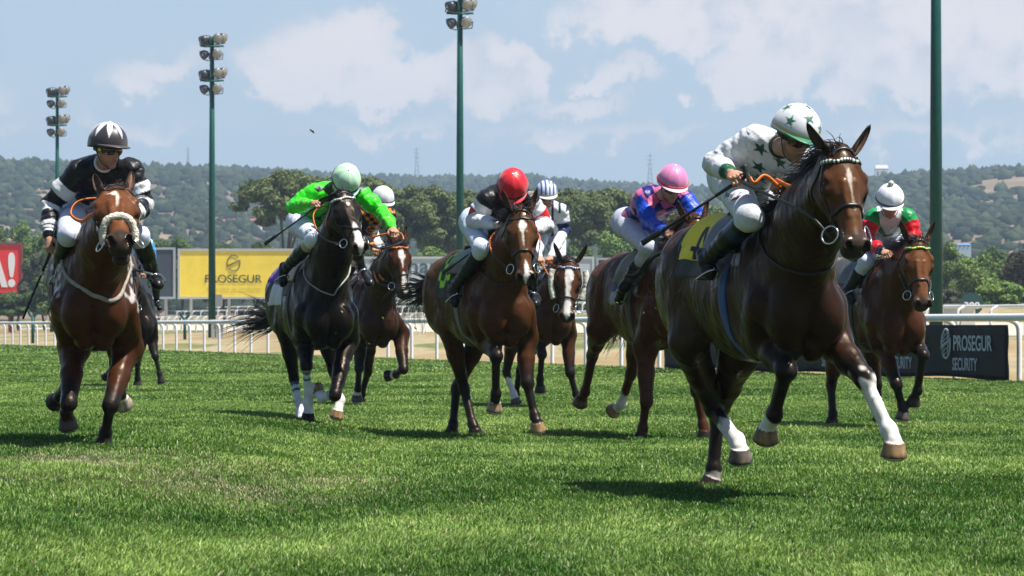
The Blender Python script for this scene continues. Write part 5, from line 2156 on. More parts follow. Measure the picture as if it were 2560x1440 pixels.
            g.append(Ell(pts[1], np.array((.0103, .0103, .0103)) * sc, .004))
            groups.append(g)
        tb = [p(.030, .020, -.006), p(.050, .050, -.022), p(.040, .078, -.040), p(.014, .088, -.050)]
        groups.append([Cone(tb[0], tb[1], .0145 * sc, .0125 * sc, .008), Cone(tb[1], tb[2], .0115 * sc, .0105 * sc, .004), Cone(tb[2], tb[3], .0105 * sc, .009 * sc, .004)])
        allp = pr + sum(groups, [])
        lo = np.min([q.lo for q in allp], 0) - .012
        hi = np.max([q.hi for q in allp], 0) + .012
        f = Field(lo, hi, .0032)
        f.group(pr, .008)
        for g in groups:
            f.group(g, .0045)
        s.grip = getattr(s, "grip", {})
        s.grip["l" if m > 0 else "r"] = (p(0, .085, -.030), t, d, b)
        return f.mesh()

    def helmet(s, cap, peak, band_, button, pom, k):
        rx, ry, rz = .114 * k, .134 * k, .128 * k
        na, ne = 128, 44
        V, C, A, E_ = [], [], [], []
        for layer in (0, 1):
            for i in range(ne + 1):
                e0 = -.16
                el = e0 + (math.pi / 2 - e0) * i / ne
                for j in range(na):
                    az = 2 * math.pi * j / na
                    seam = 1 + .012 * math.cos(az * 8) * math.cos(el) - (.05 if layer else 0)
                    x, y = math.cos(el) * math.sin(az), math.cos(el) * math.cos(az)
                    z = math.sin(el)
                    drop = -.020 * max(0, -y) * (1 - i / ne) ** 2
                    V.append(s.H(rx * x * seam, -.010 + ry * y * seam, .030 + rz * z * seam + drop))
                    A.append(az)
                    E_.append(el)
        A, E_ = np.array(A), np.array(E_)
        C = cap(A, E_)
        F = []
        o = (ne + 1) * na
        for i in range(ne):
            for j in range(na):
                a, b = i * na + j, i * na + (j + 1) % na
                F += [(a, b, b + na, a + na), (o + a, o + a + na, o + b + na, o + b)]
        for j in range(na):
            a, b = j, (j + 1) % na
            F.append((a, o + a, o + b, b))
        ob = mesh_obj("helmet", V, F, M_CAP, s.root, col=C)
        # peak
        V, F = [], []
        n = 22
        for lay in (0, 1):
            for i in range(n + 1):
                az = (-1 + 2 * i / n) * 1.15
                for q in range(6):
                    ext = (.050 * math.cos(az * 1.3) ** .8 if abs(az * 1.3) < 1.57 else 0) * q / 5
                    x, y = math.sin(az), math.cos(az)
                    V.append(s.H((rx + ext * .6) * x, -.010 + (ry + ext) * y, .030 - rz * .06 - ext * .22 - .006 * lay + .010 * math.cos(az)))
        w = 6
        o = (n + 1) * w
        for i in range(n):
            for q in range(5):
                a = i * w + q
                F += [(a, a + 1, a + w + 1, a + w), (o + a, o + a + w, o + a + w + 1, o + a + 1)]
            F.append((i * w + 5, o + i * w + 5, o + i * w + w + 5, i * w + w + 5))
        pc = np.array(peak if peak is not None else cap(np.array([0.0]), np.array([.3]))[0])
        mesh_obj("peak", V, F, M_CAP, ob, col=np.tile(pc, (len(V), 1)))
        if band_ is not None:
            pts = [s.H(rx * 1.012 * math.sin(a), -.010 + ry * 1.012 * math.cos(a), .034 + rz * .02) for a in np.linspace(0, 2 * math.pi, 60)]
            MB().tube(pts, .0065, 6, side=tuple(s.Hm[:, 2])).build("cap_band", material("cap_band_cloth", band_, .5), ob)
        top = s.H(0, -.010, .030 + rz * 1.0)
        if pom:
            bm = bmesh.new()
            bmesh.ops.create_icosphere(bm, subdivisions=3, radius=.026)
            v = np.array([x.co[:] for x in bm.verts])
            v = v * (1 + .14 * vnoise(v, 220, 2))[:, None] + top + s.Hm[:, 2] * .016
            mesh_obj("bobble", v, [tuple(x.index for x in f.verts) for f in bm.faces], M_FLEECE, ob)
            bm.free()
        else:
            MB().tube([top - s.Hm[:, 2] * .004, top + s.Hm[:, 2] * .006], [.012, .007], 10).build("cap_button", material("button_cloth", button, .5), ob)
        # chin strap
        for m in (-1, 1):
            MB().tube(smooth_path([s.H(m * .088, .0, .03), s.H(m * .086, .012, -.04), s.H(m * .060, .045, -.105), s.H(m * .012, .066, -.132)], 6), .0065, 6, flat=.5).build("chin_strap", M_STRAP, ob)

    def goggles(s, dot):
        V, F = [], []
        n, mrow = 26, 8
        for lay in (0, 1):
            for i in range(n + 1):
                az = (-1 + 2 * i / n) * 1.05
                for q in range(mrow + 1):
                    v = -1 + 2 * q / mrow
                    hh = .034 * (1 - .25 * abs(az) ** 2 * .5) * (1 - (.25 if v < 0 else 0) * math.exp(-(az / .18) ** 2))
                    bul = .012 * (1 - v * v) - .007 * lay
                    V.append(s.H((.083 + bul) * math.sin(az), (.093 + bul) * math.cos(az) + .004, .006 + v * hh - .014))
        w = mrow + 1
        o = (n + 1) * w
        for i in range(n):
            for q in range(mrow):
                a = i * w + q
                F += [(a, a + 1, a + w + 1, a + w), (o + a, o + a + w, o + a + w + 1, o + a + 1)]
        for i in range(n):
            for q in (0, mrow):
                a = i * w + q
                F.append((a, a + w, o + a + w, o + a))
        ob = mesh_obj("goggles", V, F, M_LENS, s.root)
        pts = [s.H(.088 * math.sin(a), .102 * math.cos(a) - .006, -.010) for a in np.linspace(.9, 2 * math.pi - .9, 40)]
        MB().tube(pts, .016, 8, flat=.25, side=tuple(s.Hm[:, 2])).build("strap", M_STRAP, ob)
        if dot:
            for m in dot[1:]:
                c = s.H(m * .096, .052, -.012)
                nrm = unit(s.Hm @ np.array([m * .9, .45, 0]))
                MB().tube([c, c + nrm * .006], [.013, .012], 14).build("badge", material("goggle_badge", dot[0], .4), ob)

    def thigh_mark(s):
        """name and small badge printed along the outer side of the right thigh."""
        V, F = s.bv
        bvh = BVHTree.FromPolygons([tuple(v) for v in V.tolist()], F.tolist())
        hj, Kn, An, To = s.lg["r"]
        c = (hj * .45 + Kn * .55)
        out = unit(np.array([-.42, -.88, .10]))
        right = unit(np.array([.93, -.25, -.28]) - out * np.dot([.93, -.25, -.28], out))
        up = np.cross(right, -out)
        up = up if up[2] > 0 else -up
        blue, red = material("print_blue", (.02, .05, .22), .6), material("print_red", (.55, .02, .03), .6)

        def lay(me, name, mat, x0, y0, w, h, box):
            a, b, cc, d = box
            for v in me.vertices:
                p = c + right * ((v.co.x - a) / (b - a) * w + x0) + up * ((v.co.y - cc) / (d - cc) * h + y0)
                hit = bvh.ray_cast(Vector(p + out * .3), Vector(-out), .5)
                q = np.array(hit[0]) if hit[0] is not None else p
                v.co = q + out * .004
            me.materials.clear()
            me.materials.append(mat)
            o = bpy.data.objects.new(name, me)
            COL.objects.link(o)
            o.parent = s.breech
        me, box = text_mesh("Janacek", 1.0, .012)
        lay(me, "lettering", blue, -.075, -.02, .115, .040, box)
        for mat, P in ((red, [(0, 0), (1, .55), (1, .8), (0, .2)]), (blue, [(.45, .62), (.95, .85), (.95, 1.35), (.45, 1.2)])):
            me = bpy.data.meshes.new("badge")
            me.from_pydata([(x, y, 0) for x, y in P], [], [(0, 1, 2, 3)])
            lay(me, "badge", mat, .045 + .055 * min(x for x, y in P), -.03 + .05 * min(y for x, y in P), .055 * (max(x for x, y in P) - min(x for x, y in P)), .05 * (max(y for x, y in P) - min(y for x, y in P)), (min(x for x, y in P), max(x for x, y in P), min(y for x, y in P), max(y for x, y in P)))

    def whip(s, label, side, tip, butt=None, col=(.012, .012, .013), grip_col=(.02, .02, .02), flap=.03, band_=None):
        """a whip through the fist, from behind the hand to its flat tip at photo pixel tip."""
        g = s.grip[side][0] + s.o
        tp = at(tip[0], tip[1], s.D + tip[2])
        d = unit(tp - g)
        b0 = at(*butt[:2], s.D + butt[2]) if butt else g - d * .10
        root = empty("whip", g)
        tag(root, label, "whip", "whips held by the jockeys")
        MB().tube([b0 - g, -d * .05, d * .06, d * .16], [.013, .012, .011, .009], 10).build("handle", material("whip_grip", grip_col, .6, bump=(90, .6, .004)), root)
        L = np.linalg.norm(tp - g)
        sh = [d * .155, d * (L - .22), d * (L - .16)]
        MB().tube(sh, [.0085, .0075, .009], 8).build("shaft", material("whip_shaft", col, .4, bump=(120, .5, .003, (1, 1, 1))), root)
        MB().tube([d * (L - .17), d * (L - .12), d * L], [.010, .016, .017], 10, flat=.45).build("flap", material("whip_flap", col, .5), root)
        if band_:
            MB().tube([d * .165, d * .195], .0105, 8).build("whip_band", material("whip_tape", band_, .5), root)

# ---------------------------------------------------------------- the field
def plain(rgb):
    c = np.array(rgb)
    return lambda y, p: np.tile(c, (len(y), 1))


def blaze(*rows):
    """rows of (distance below the poll, half-width[, sideways offset])."""
    return ("blaze", [(r[0], r[1], r[2] if len(r) > 2 else 0) for r in rows])


def leg(top, knee, fet, cor, toe, **kw):
    d = dict(knee=knee, fet=fet, cor=cor, toe=toe, **kw)
    if top:
        d["top"] = top
    return d


HOOF_TAN, HOOF_DARK, HOOF_GREY = (.40, .25, .13), (.035, .028, .024), (.14, .11, .09)
BLACK, NAVY, RED = (.010, .010, .012), (.012, .022, .075), (.62, .012, .018)
M_GREYSTRAP = material("grey_webbing", (.42, .40, .36), .8, noise=(30, .6, 1.15))
M_WHITESTRAP = material("soiled_white_webbing", (.36, .325, .26), .85, noise=(18, .55, 1.1), bump=(60, .5, .004))
M_BROWNREIN = material("brown_leather_rein", (.10, .035, .015), .45)
ONLY = None


def want(k):
    return ONLY is None or k in ONLY


# ---- the leader
def hero_cloth(y, p):
    c = np.tile(np.array([.86, .68, .02]), (len(y), 1))
    v, u = (.84 - np.abs(p)) * .33, (y - .17) * 1.0            # numeral 4 on each flank
    m = in_poly(u, v, [(-.015, -.10), (.025, -.10), (.025, .10), (-.015, .10)]) | in_poly(u, v, [(-.10, -.055), (.06, -.055), (.06, -.02), (-.10, -.02)]) | in_poly(u, v, [(-.10, -.02), (-.065, -.02), (.005, .10), (-.03, .10)])
    c[m] = (.012, .012, .02)
    return c


def hero_cap(az, el):
    c = np.tile(np.array(WHITE), (len(az), 1))
    for (a, e, q, ro) in ((-.28, .80, .29, .3), (.58, .40, .30, -.2), (-1.15, .42, .27, .1), (1.35, .85, .27, .5), (.4, 1.42, .22, 0), (-2.0, .8, .28, 0), (2.2, .45, .28, .2), (3.1, .8, .28, .7)):
        c[star(((az - a + math.pi) % (2 * math.pi) - math.pi) * np.cos(el), el, 0, e, q, ro)] = (.012, .11, .06)
    c[(el < .10) & (el > -.02)] = (.55, .40, .13)
    c[el < -.10] = (.01, .16, .08)
    return c


GRN = (.010, .075, .042)


def hero_silk(k):
    c = np.tile(np.array(WHITE), (k["n"], 1))
    tr = k["bone"] == 0
    i = 0
    for a in range(-2, 3):
        for b in range(-2, 8):
            i += 1
            x, z = a * .125 + .06 * (b % 2) + .015 * math.sin(i * 5), b * .135 + .02 * math.sin(i * 3)
            c[tr & star(k["x"], k["w"], x, z, .054, i * .7)] = GRN
    for b in (3, 1):
        m = k["bone"] == b
        c[m & star(k["V"][:, 0], k["V"][:, 2], *(k["s"].J["shr" if b == 3 else "shl"][[0, 2]] + [.0, .05]), .055, .4)] = GRN
        c[(k["bone"] == b + 1) & (k["t"] > .80)] = (.012, .085, .04)
    return c


if want("hero"):
    hero = Horse("leading dark bay racehorse with white socks and yellow number cloth, biggest of the field", 20.2, 1874, 17, .0085,
                 dict(body=(0.0254, 0.0107, 0.0051), points=(.010, .008, .007), light=(0.0682, 0.0384, 0.0186), face=(0.0900, 0.0360, 0.0150), muzzle=(.035, .028, .025),
                      marks=[('blaze', [(.12, 0, 0), (.14, .005, 0), (.165, .014, 0), (.19, .012, 0), (.22, .005, .002), (.27, .003, .004), (.33, .004, .006), (.37, .002, .008), (.40, 0, .008)], (.46, .40, .34))],
                      foam=[((.02, -1.0, 1.62), (.07, .16, .14), (.6, .58, .55), 34)]),
                 dict(dz=-.04, scale=1.045, legw=1.24, head=dict(poll=(2106, 374, -1.55), muz=(2148, 610, -1.78), yaw=2, roll=4, ear=(-.78, .28, .60)),
                      legs=dict(LF=leg((2080, 850, -.60), (2160, 945, -.88), (2222, 1075, -1.02), (2236, 1106, -1.06), (2248, 1148, -1.12), sock=.05, hoof=HOOF_TAN),
                                RF=leg((1905, 850, -.50), (1966, 925, -.86), (1936, 1037, -.70), (1918, 1070, -.60), (1910, 1128, -.55), sock=1.1, hoof=HOOF_TAN),
                                RH=leg((1720, 850, .35), (1782, 1020, .72), (1842, 1100, .48), (1850, 1122, .43), (1866, 1152, .35), sock=.45, hoof=HOOF_GREY),
                                LH=leg((1848, 880, .42), (1795, 1040, .96), (1784, 1172, .93), (1782, 1194, .92), (1782, 1222, .86), sock=1.5, sock_col=(.30, .27, .25), hoof=HOOF_DARK)),
                      mane=dict(side=-1, lift=.5, len=.15, forelock=(.13, 110, (-.75, -.35, .1))), tail=dict(px=[(1640, 650, 1.2), (1600, 715, 1.35), (1560, 712, 1.45)], n=14, spread=.05),
                      tack=dict(browband=((.62, .64, .62), (.01, .05, .03), 16), rein_r=[(2010, 530, -1.55), (1855, 455, -.95), (1868, 432, -.9), (1885, 458, -.95), (1912, 440, -.92), (1950, 470, -.9)], rein_l=[(2110, 480, -1.5), (1990, 470, -1.1), (1940, 450, -.85)], rein_cut=.58, ring=.050,
                                girth=(.03, .075, .22), cloth=dict(y=(-.02, .38), ph=66, fn=hero_cloth, step=.007), under=dict(y=(-.40, .42), ph=86, fn=plain((.018, .018, .02))),
                                straps=[("px", .012, M_LEATHER, [(1940, 560, -.6), (1938, 620, -.75), (1965, 665, -.95), (2040, 690, -1.1), (2088, 665, -1.0), (2095, 630, -.9)])])))
    hero_j = Jockey("jockey in white silks with dark green stars, riding the leading horse", 20.35,
                    dict(hip=(1852, 462, .10), neck=(1938, 362, -.58), shl=(1992, 402, -.62), shr=(1890, 352, -.52), ell=(2030, 470, -.5), elr=(1786, 408, -.40), hal=(1952, 458, -.82), har=(1836, 440, -.72), head=(1988, 338, -.88),
                         knl=(2055, 590, -.45), knr=(1876, 545, -.50), anl=(2040, 700, -.12), anr=(1768, 650, -.14), tol=(2060, 735, -.30), tor=(1776, 690, -.32)),
                    (32, 26, 6), hero_cap, hero_silk, boots=dict(top=.03, col=(.007, .007, .009), bands=[(-1, .20, (.006, .006, .007)), (.20, .36, (.010, .035, .085))]), h=.0055, horse=hero, peak=(.01, .16, .08),
                    hands=dict(r=dict(back=(-.35, -.5, .8), thumb=(1, -.3, .5))), collar=(.02, .05, .04))
    hero_j.thigh_mark()
    hero_j.whip("long black whip with blue cap, slanting behind the leading horse's neck", "r", (1605, 609, -.35), butt=(1862, 412, -.80), col=(.012, .012, .014))


# ---- black and white on the far left
def quarter_cap(az, el):
    c = np.tile(np.array((.030, .024, .028)), (len(az), 1))
    k = (az / (2 * math.pi) * 8 + .25) % 1
    c[el > 1.18 - (0.86 - np.abs(k - .5) * 2.0)] = (.70, .71, .80)
    return c


def bw_silk(k):
    c = np.tile(np.array(BLACK), (k["n"], 1))
    t, b = k["t"], k["bone"]
    ua, fa = (b == 1) | (b == 3), (b == 2) | (b == 4)
    c[ua & (t > .38) & (t < .66)] = WHITE
    c[fa & (t > .0) & (t < .28)] = WHITE
    c[fa & (t > .62)] = WHITE
    for q in (.74, .84):
        c[fa & (t > q) & (t < q + .03)] = BLACK
    c[fa & (t > .93)] = BLACK
    tr = (b == 0) & (k["y"] > 0)
    c[tr & (np.abs(k["x"] - .03) < .045) & (k["z"] > .05) & (k["z"] < .30)] = WHITE
    c[tr & (np.abs(k["z"] - .19) < .028) & (k["x"] < .05) & (k["x"] > -.13)] = WHITE
    return c


def bands_cloth(y, p):
    c = np.tile(np.array((.60, .61, .68)), (len(y), 1))
    c[(np.abs(p) > .95) & (np.abs(p) < 1.08)] = NAVY
    c[(np.abs(p) > 1.20) & (np.abs(p) < 1.40)] = (.02, .05, .10)
    return c


if want("left"):
    left = Horse("bay racehorse with sheepskin noseband and white breast strap, coming head-on at the far left", 24.6, 233, 7, .010,
                 dict(body=(0.0534, 0.0173, 0.0061), points=(.012, .009, .008), light=(0.1054, 0.0496, 0.0211), face=(0.1275, 0.0435, 0.0150), muzzle=(.028, .022, .020),
                      marks=[('blaze', [(.10, 0, 0), (.12, .022, -.012), (.14, .017, -.004), (.16, .008, .008), (.20, .009, .009), (.24, .006, .004), (.28, 0, .004)], (.50, .43, .37))],
                      foam=[((-.25, -.62, 1.20), (.10, .20, .20), (.55, .5, .47), 26), ((.26, -.62, 1.18), (.10, .18, .17), (.6, .55, .52), 24), ((.24, -.60, 1.36), (.06, .06, .14), (.6, .55, .52), 30), ((-.22, -.58, 1.36), (.06, .06, .16), (.55, .5, .47), 30)]),
                 dict(dz=-.01, scale=1.04, head=dict(poll=(286, 464, -1.20), muz=(299, 594, -1.78), yaw=-8, jaw=.025, ear=(-.98, .12, .20)),
                      legs=dict(LF=leg((318, 870, -.46), (277, 1010, -.78), (264, 1082, -.66), (261, 1098, -.66), (259, 1121, -.70), hoof=HOOF_DARK),
                                RF=leg((186, 868, -.46), (172, 1006, -.86), (166, 1030, -.60), (168, 1044, -.54), (171, 1066, -.52), hoof=HOOF_GREY),
                                RH=leg(None, (172, 945, .90), (152, 990, 1.12), (144, 998, 1.2), (134, 1008, 1.28), hoof=HOOF_DARK),
                                LH=leg(None, (292, 940, .90), (300, 985, 1.12), (304, 996, 1.18), (310, 1012, 1.22), sock=1.1, hoof=(.45, .38, .28))),
                      mane=dict(n=200, len=.12, forelock=(.05, 40, (-.8, .1, .3))), tail=dict(px=[(190, 720, 1.15), (185, 780, 1.3), (180, 860, 1.35)], n=120),
                      tack=dict(noseband="fleece", noseband_x=.41, rein=M_ORANGE, rein_r=[(238, 537, -1.30), (204, 553, -1.15), (177, 536, -1.05), (190, 507, -1.0), (232, 496, -.95), (300, 505, -.7)], rein_cut=.12,
                                rein_l=[(335, 565, -1.2), (340, 550, -.8)], saddle=(.24, .085, .05), cloth=dict(y=(-.34, .30), ph=82, fn=bands_cloth), under=dict(y=(-.36, .26), ph=92, fn=plain((.02, .022, .03))),
                                straps=[("px", .030, M_WHITESTRAP, [(188, 640, -.50), (195, 680, -.66), (230, 732, -.90), (272, 750, -1.0), (318, 732, -.92), (350, 680, -.68), (357, 625, -.50)])])))
    left_j = Jockey("jockey in black and white hooped silks looking sideways, at the far left", 24.6,
                    dict(hip=(212, 530, .10), neck=(258, 412, -.34), shl=(327, 428, -.34), shr=(196, 432, -.34), ell=(360, 512, -.32), elr=(127, 512, -.28), hal=(328, 545, -.76), har=(121, 612, -.46), head=(270, 370, -.48),
                         knl=(348, 592, -.36), knr=(172, 588, -.36), anl=(382, 684, .0), anr=(146, 684, .0), tol=(396, 716, -.16), tor=(150, 715, -.16)),
                    (38, 8, 2), quarter_cap, bw_silk, breech=(.62, .66, .80), boots=dict(top=.02, col=(.010, .010, .011)), h=.0065, horse=left, peak=(.05, .035, .042),
                    hands=dict(r=dict(back=(-.6, -.7, 0), thumb=(1, -.5, 0), curl=(55, 80, 50))), collar=(.7, .7, .72), goggle_dot=((.65, .60, .05), -1))
    left_j.whip("black whip pointing down to the left from the black and white jockey's hand", "r", (57, 797, -.55), butt=(137, 575, -.46), band_=(.6, .5, .35))


# ---- lime green
def lime_silk(k):
    c = np.tile(np.array((.045, .70, .022)), (k["n"], 1))
    tr = k["bone"] == 0
    for (x, z) in ((-.07, .14), (.08, .20), (0, .34), (-.12, .40), (.12, .45)):
        c[tr & (k["y"] > 0) & star(k["x"], k["z"], x, z, .06, x * 7)] = (.01, .03, .02)
    c[tr & (k["z"] > k["L"] * .96)] = BLACK
    for b in (2, 4):
        c[(k["bone"] == b) & (k["t"] > .66) & (k["t"] < .72)] = (.16, .42, .05)
        c[(k["bone"] == b) & (k["t"] > .80) & (k["t"] < .84)] = (.20, .40, .06)
    return c


def purple_cloth(y, p):
    c = np.tile(np.array((.13, .035, .38)), (len(y), 1))
    c[np.abs(p) > 1.10] = (.62, .63, .68)
    return c


WRAP = [(.16, .23, (.02, .14, .13)), (.33, .40, (.02, .14, .13))]
if want("black"):
    black = Horse("black racehorse with white nose and green striped white leg bandages", 32.8, 779, 13.5, .011,
                  dict(body=(0.0079, 0.0058, 0.0053), points=(.008, .007, .007), light=(0.0217, 0.0161, 0.0124), face=(0.0165, 0.0128, 0.0120), muzzle=(.05, .034, .027), muzzle_w=.6,
                       marks=[blaze((.32, 0), (.35, .014), (.42, .026, .004), (.50, .032, .004), (.56, .020), (.60, .014), (.63, 0)), ("blaze", [(.36, 0, -.05), (.40, .018, -.05), (.46, .018, -.05), (.50, 0, -.05)], (.12, .05, .025)), blaze((.12, 0), (.14, .012), (.17, 0))]),
                  dict(dz=-.05, head=dict(poll=(857, 480, -1.28), muz=(903, 614, -1.52), yaw=8, roll=6, ear=(-.35, -.80, .55)),
                       legs=dict(RF=leg((762, 850, -.46), (766, 912, -.66), (770, 1006, -.55), (771, 1032, -.55), (772, 1080, -.62), sock=.12, sock_col=(.66, .68, .70), stripes=WRAP, hoof=(.012, .011, .011)),
                                 LF=leg((868, 850, -.46), (838, 986, -.90), (806, 996, -.66), (797, 985, -.58), (787, 962, -.52), sock=.15, sock_col=(.62, .64, .66), stripes=WRAP, hoof=HOOF_TAN),
                                 RH=leg(None, (735, 945, .55), (752, 1032, .40), (752, 1048, .36), (752, 1076, .30), sock=.18, sock_col=(.62, .65, .70), stripes=WRAP, hoof=HOOF_DARK),
                                 LH=leg(None, (832, 925, .45), (851, 1000, .25), (845, 1025, .20), (840, 1070, .12), sock=.55, hoof=HOOF_TAN)),
                       mane=dict(n=300, len=.12, forelock=(.06, 60, (-.6, -.2, .2))), tail=dict(px=[(686, 790, 1.15), (640, 795, 1.38), (584, 812, 1.62)], n=260, spread=.10),
                       tack=dict(browband=((.66, .68, .66), (.25, .32, .30), 13), noseband="cross", rein_r=[(820, 602, -1.35), (792, 574, -1.1), (783, 540, -.95), (795, 518, -.9)], rein_cut=.5,
                                 rein_l=[(945, 620, -1.30), (985, 614, -1.15), (1008, 600, -1.05), (998, 582, -1.0), (960, 586, -1.0), (930, 594, -1.0)], saddle=(.30, .16, .07), girth=(.02, .02, .02),
                                 cloth=dict(y=(-.06, .50), ph=100, fn=purple_cloth), under=dict(y=(-.40, .30), ph=84, fn=plain((.015, .015, .018))),
                                 straps=[("px", .011, M_GREYSTRAP, [(790, 640, -.55), (779, 690, -.70), (800, 728, -.95), (848, 748, -1.08), (884, 716, -.96), (886, 650, -.70)])])))
    lime_j = Jockey("jockey in shiny lime green silks and mint cap riding the black horse", 32.8,
                    dict(hip=(772, 560, .14), neck=(838, 470, -.50), shl=(903, 487, -.50), shr=(788, 482, -.46), ell=(952, 528, -.55), elr=(731, 518, -.42), hal=(986, 578, -1.0), har=(790, 507, -.88), head=(865, 455, -.72),
                         knl=(882, 605, -.45), knr=(786, 598, -.50), anl=(902, 668, -.14), anr=(712, 672, -.12), tol=(926, 712, -.30), tor=(706, 712, -.30)),
                    (8, 58, 4), plain_cap((.46, .70, .48)), lime_silk, boots=dict(top=.06, bands=[(-1, .24, (.42, .34, .24))]), h=.0075, horse=black, peak=(.35, .62, .44), band_=(.01, .03, .02),
                    hands=dict(r=dict(back=(-.1, -.7, .7)), l=dict(back=(.2, -.6, .8))), breech=(.68, .72, .82))
    lime_j.whip("black whip across the lime green jockey's thigh", "r", (662, 610, -.55), butt=(838, 480, -1.0))


# ---- orange and black, half hidden
def check_silk(k):
    c = np.tile(np.array((.62, .20, .012)), (k["n"], 1))
    q = (np.floor(k["x"] / .055) + np.floor(k["w"] / .055)) % 2 == 0
    c[(k["bone"] == 0) & q] = BLACK
    c[k["bone"] > 0] = BLACK
    c[(k["bone"] > 0) & (k["t"] > .86) & (k["t"] < .95)] = (.62, .20, .012)
    return c


if want("orange"):
    orange = Horse("dark bay racehorse with white blaze and orange browband, half hidden behind the black horse", 41.8, 906, 15, .013,
                   dict(body=(0.0305, 0.0127, 0.0061), points=(.010, .008, .007), light=(0.0620, 0.0310, 0.0149), face=(0.0638, 0.0240, 0.0105),
                        marks=[blaze((.08, 0), (.12, .026), (.17, .030), (.22, .012), (.27, .006), (.31, 0), (.33, 0), (.36, .014), (.45, .022), (.54, .024), (.59, 0))]),
                   dict(dz=-.09, head=dict(poll=(998, 602, -1.30), muz=(1015, 732, -1.46), yaw=8, ear=(-.96, .10, .22)),
                        legs=dict(LF=leg((1000, 835, -.50), (1009, 922, -.85), (990, 937, -.62), (981, 938, -.56), (966, 940, -.52), sock=1.05, hoof=HOOF_DARK),
                                  RF=leg((903, 845, -.46), (898, 918, -.66), (895, 972, -.52), (893, 986, -.48), (892, 1016, -.44), sock=1.25, hoof=HOOF_GREY),
                                  RH=leg(None, (850, 925, .70), (846, 985, .90), (843, 995, .95), (840, 1010, 1.0)), LH=leg(None, (920, 930, .60), (905, 985, .82), (902, 996, .88), (900, 1012, .94))),
                        mane=dict(n=160), tail=dict(n=60),
                        tack=dict(browband=((.70, .10, .03), (.75, .25, .05), 12), noseband_x=.39, rein_l=[(960, 700, -1.2), (935, 660, -.9)], rein_r=[(945, 705, -1.2), (930, 660, -.9)], saddle=(.14, .06, .05), cloth=dict(y=(-.1, .3), ph=80, fn=plain((.10, .02, .05))))))
    orange_j = Jockey("jockey in orange and black check silks with white cap, behind the lime green jockey", 41.8,
                      dict(hip=(905, 588, .12), neck=(938, 528, -.42), shl=(972, 540, -.42), shr=(912, 538, -.40), ell=(985, 580, -.45), elr=(898, 580, -.40), hal=(975, 622, -.95), har=(940, 625, -.95), head=(957, 502, -.58),
                           knl=(962, 640, -.42), knr=(888, 640, -.42), anl=(950, 695, -.08), anr=(868, 695, -.08), tol=(955, 715, -.26), tor=(870, 715, -.26)),
                      (22, 26, 0), plain_cap(WHITE), check_silk, boots=dict(col=(.05, .018, .015)), h=.009, horse=orange, peak=(.7, .7, .72), band_=(.02, .02, .02))


# ---- red cap
def red_silk(k):
    c = np.tile(np.array(BLACK), (k["n"], 1))
    t, b = k["t"], k["bone"]
    ua, fa = (b == 1) | (b == 3), (b == 2) | (b == 4)
    c[ua & (t > .12)] = WHITE
    c[ua & (t > .48) & (t < .82)] = RED
    c[fa] = WHITE
    tr = (b == 0) & (k["y"] > 0)
    for x in (-.05, .0, .05):
        c[tr & ((k["x"] - x) ** 2 + (k["z"] - .22) ** 2 < .016 ** 2)] = RED
    return c


def yb_cloth(y, p):
    c = np.tile(np.array((.42, .80, .02)), (len(y), 1))
    c[(np.floor(y / .07) + np.floor(np.abs(p) * .30 / .07)) % 2 == 0] = (.02, .035, .02)
    return c


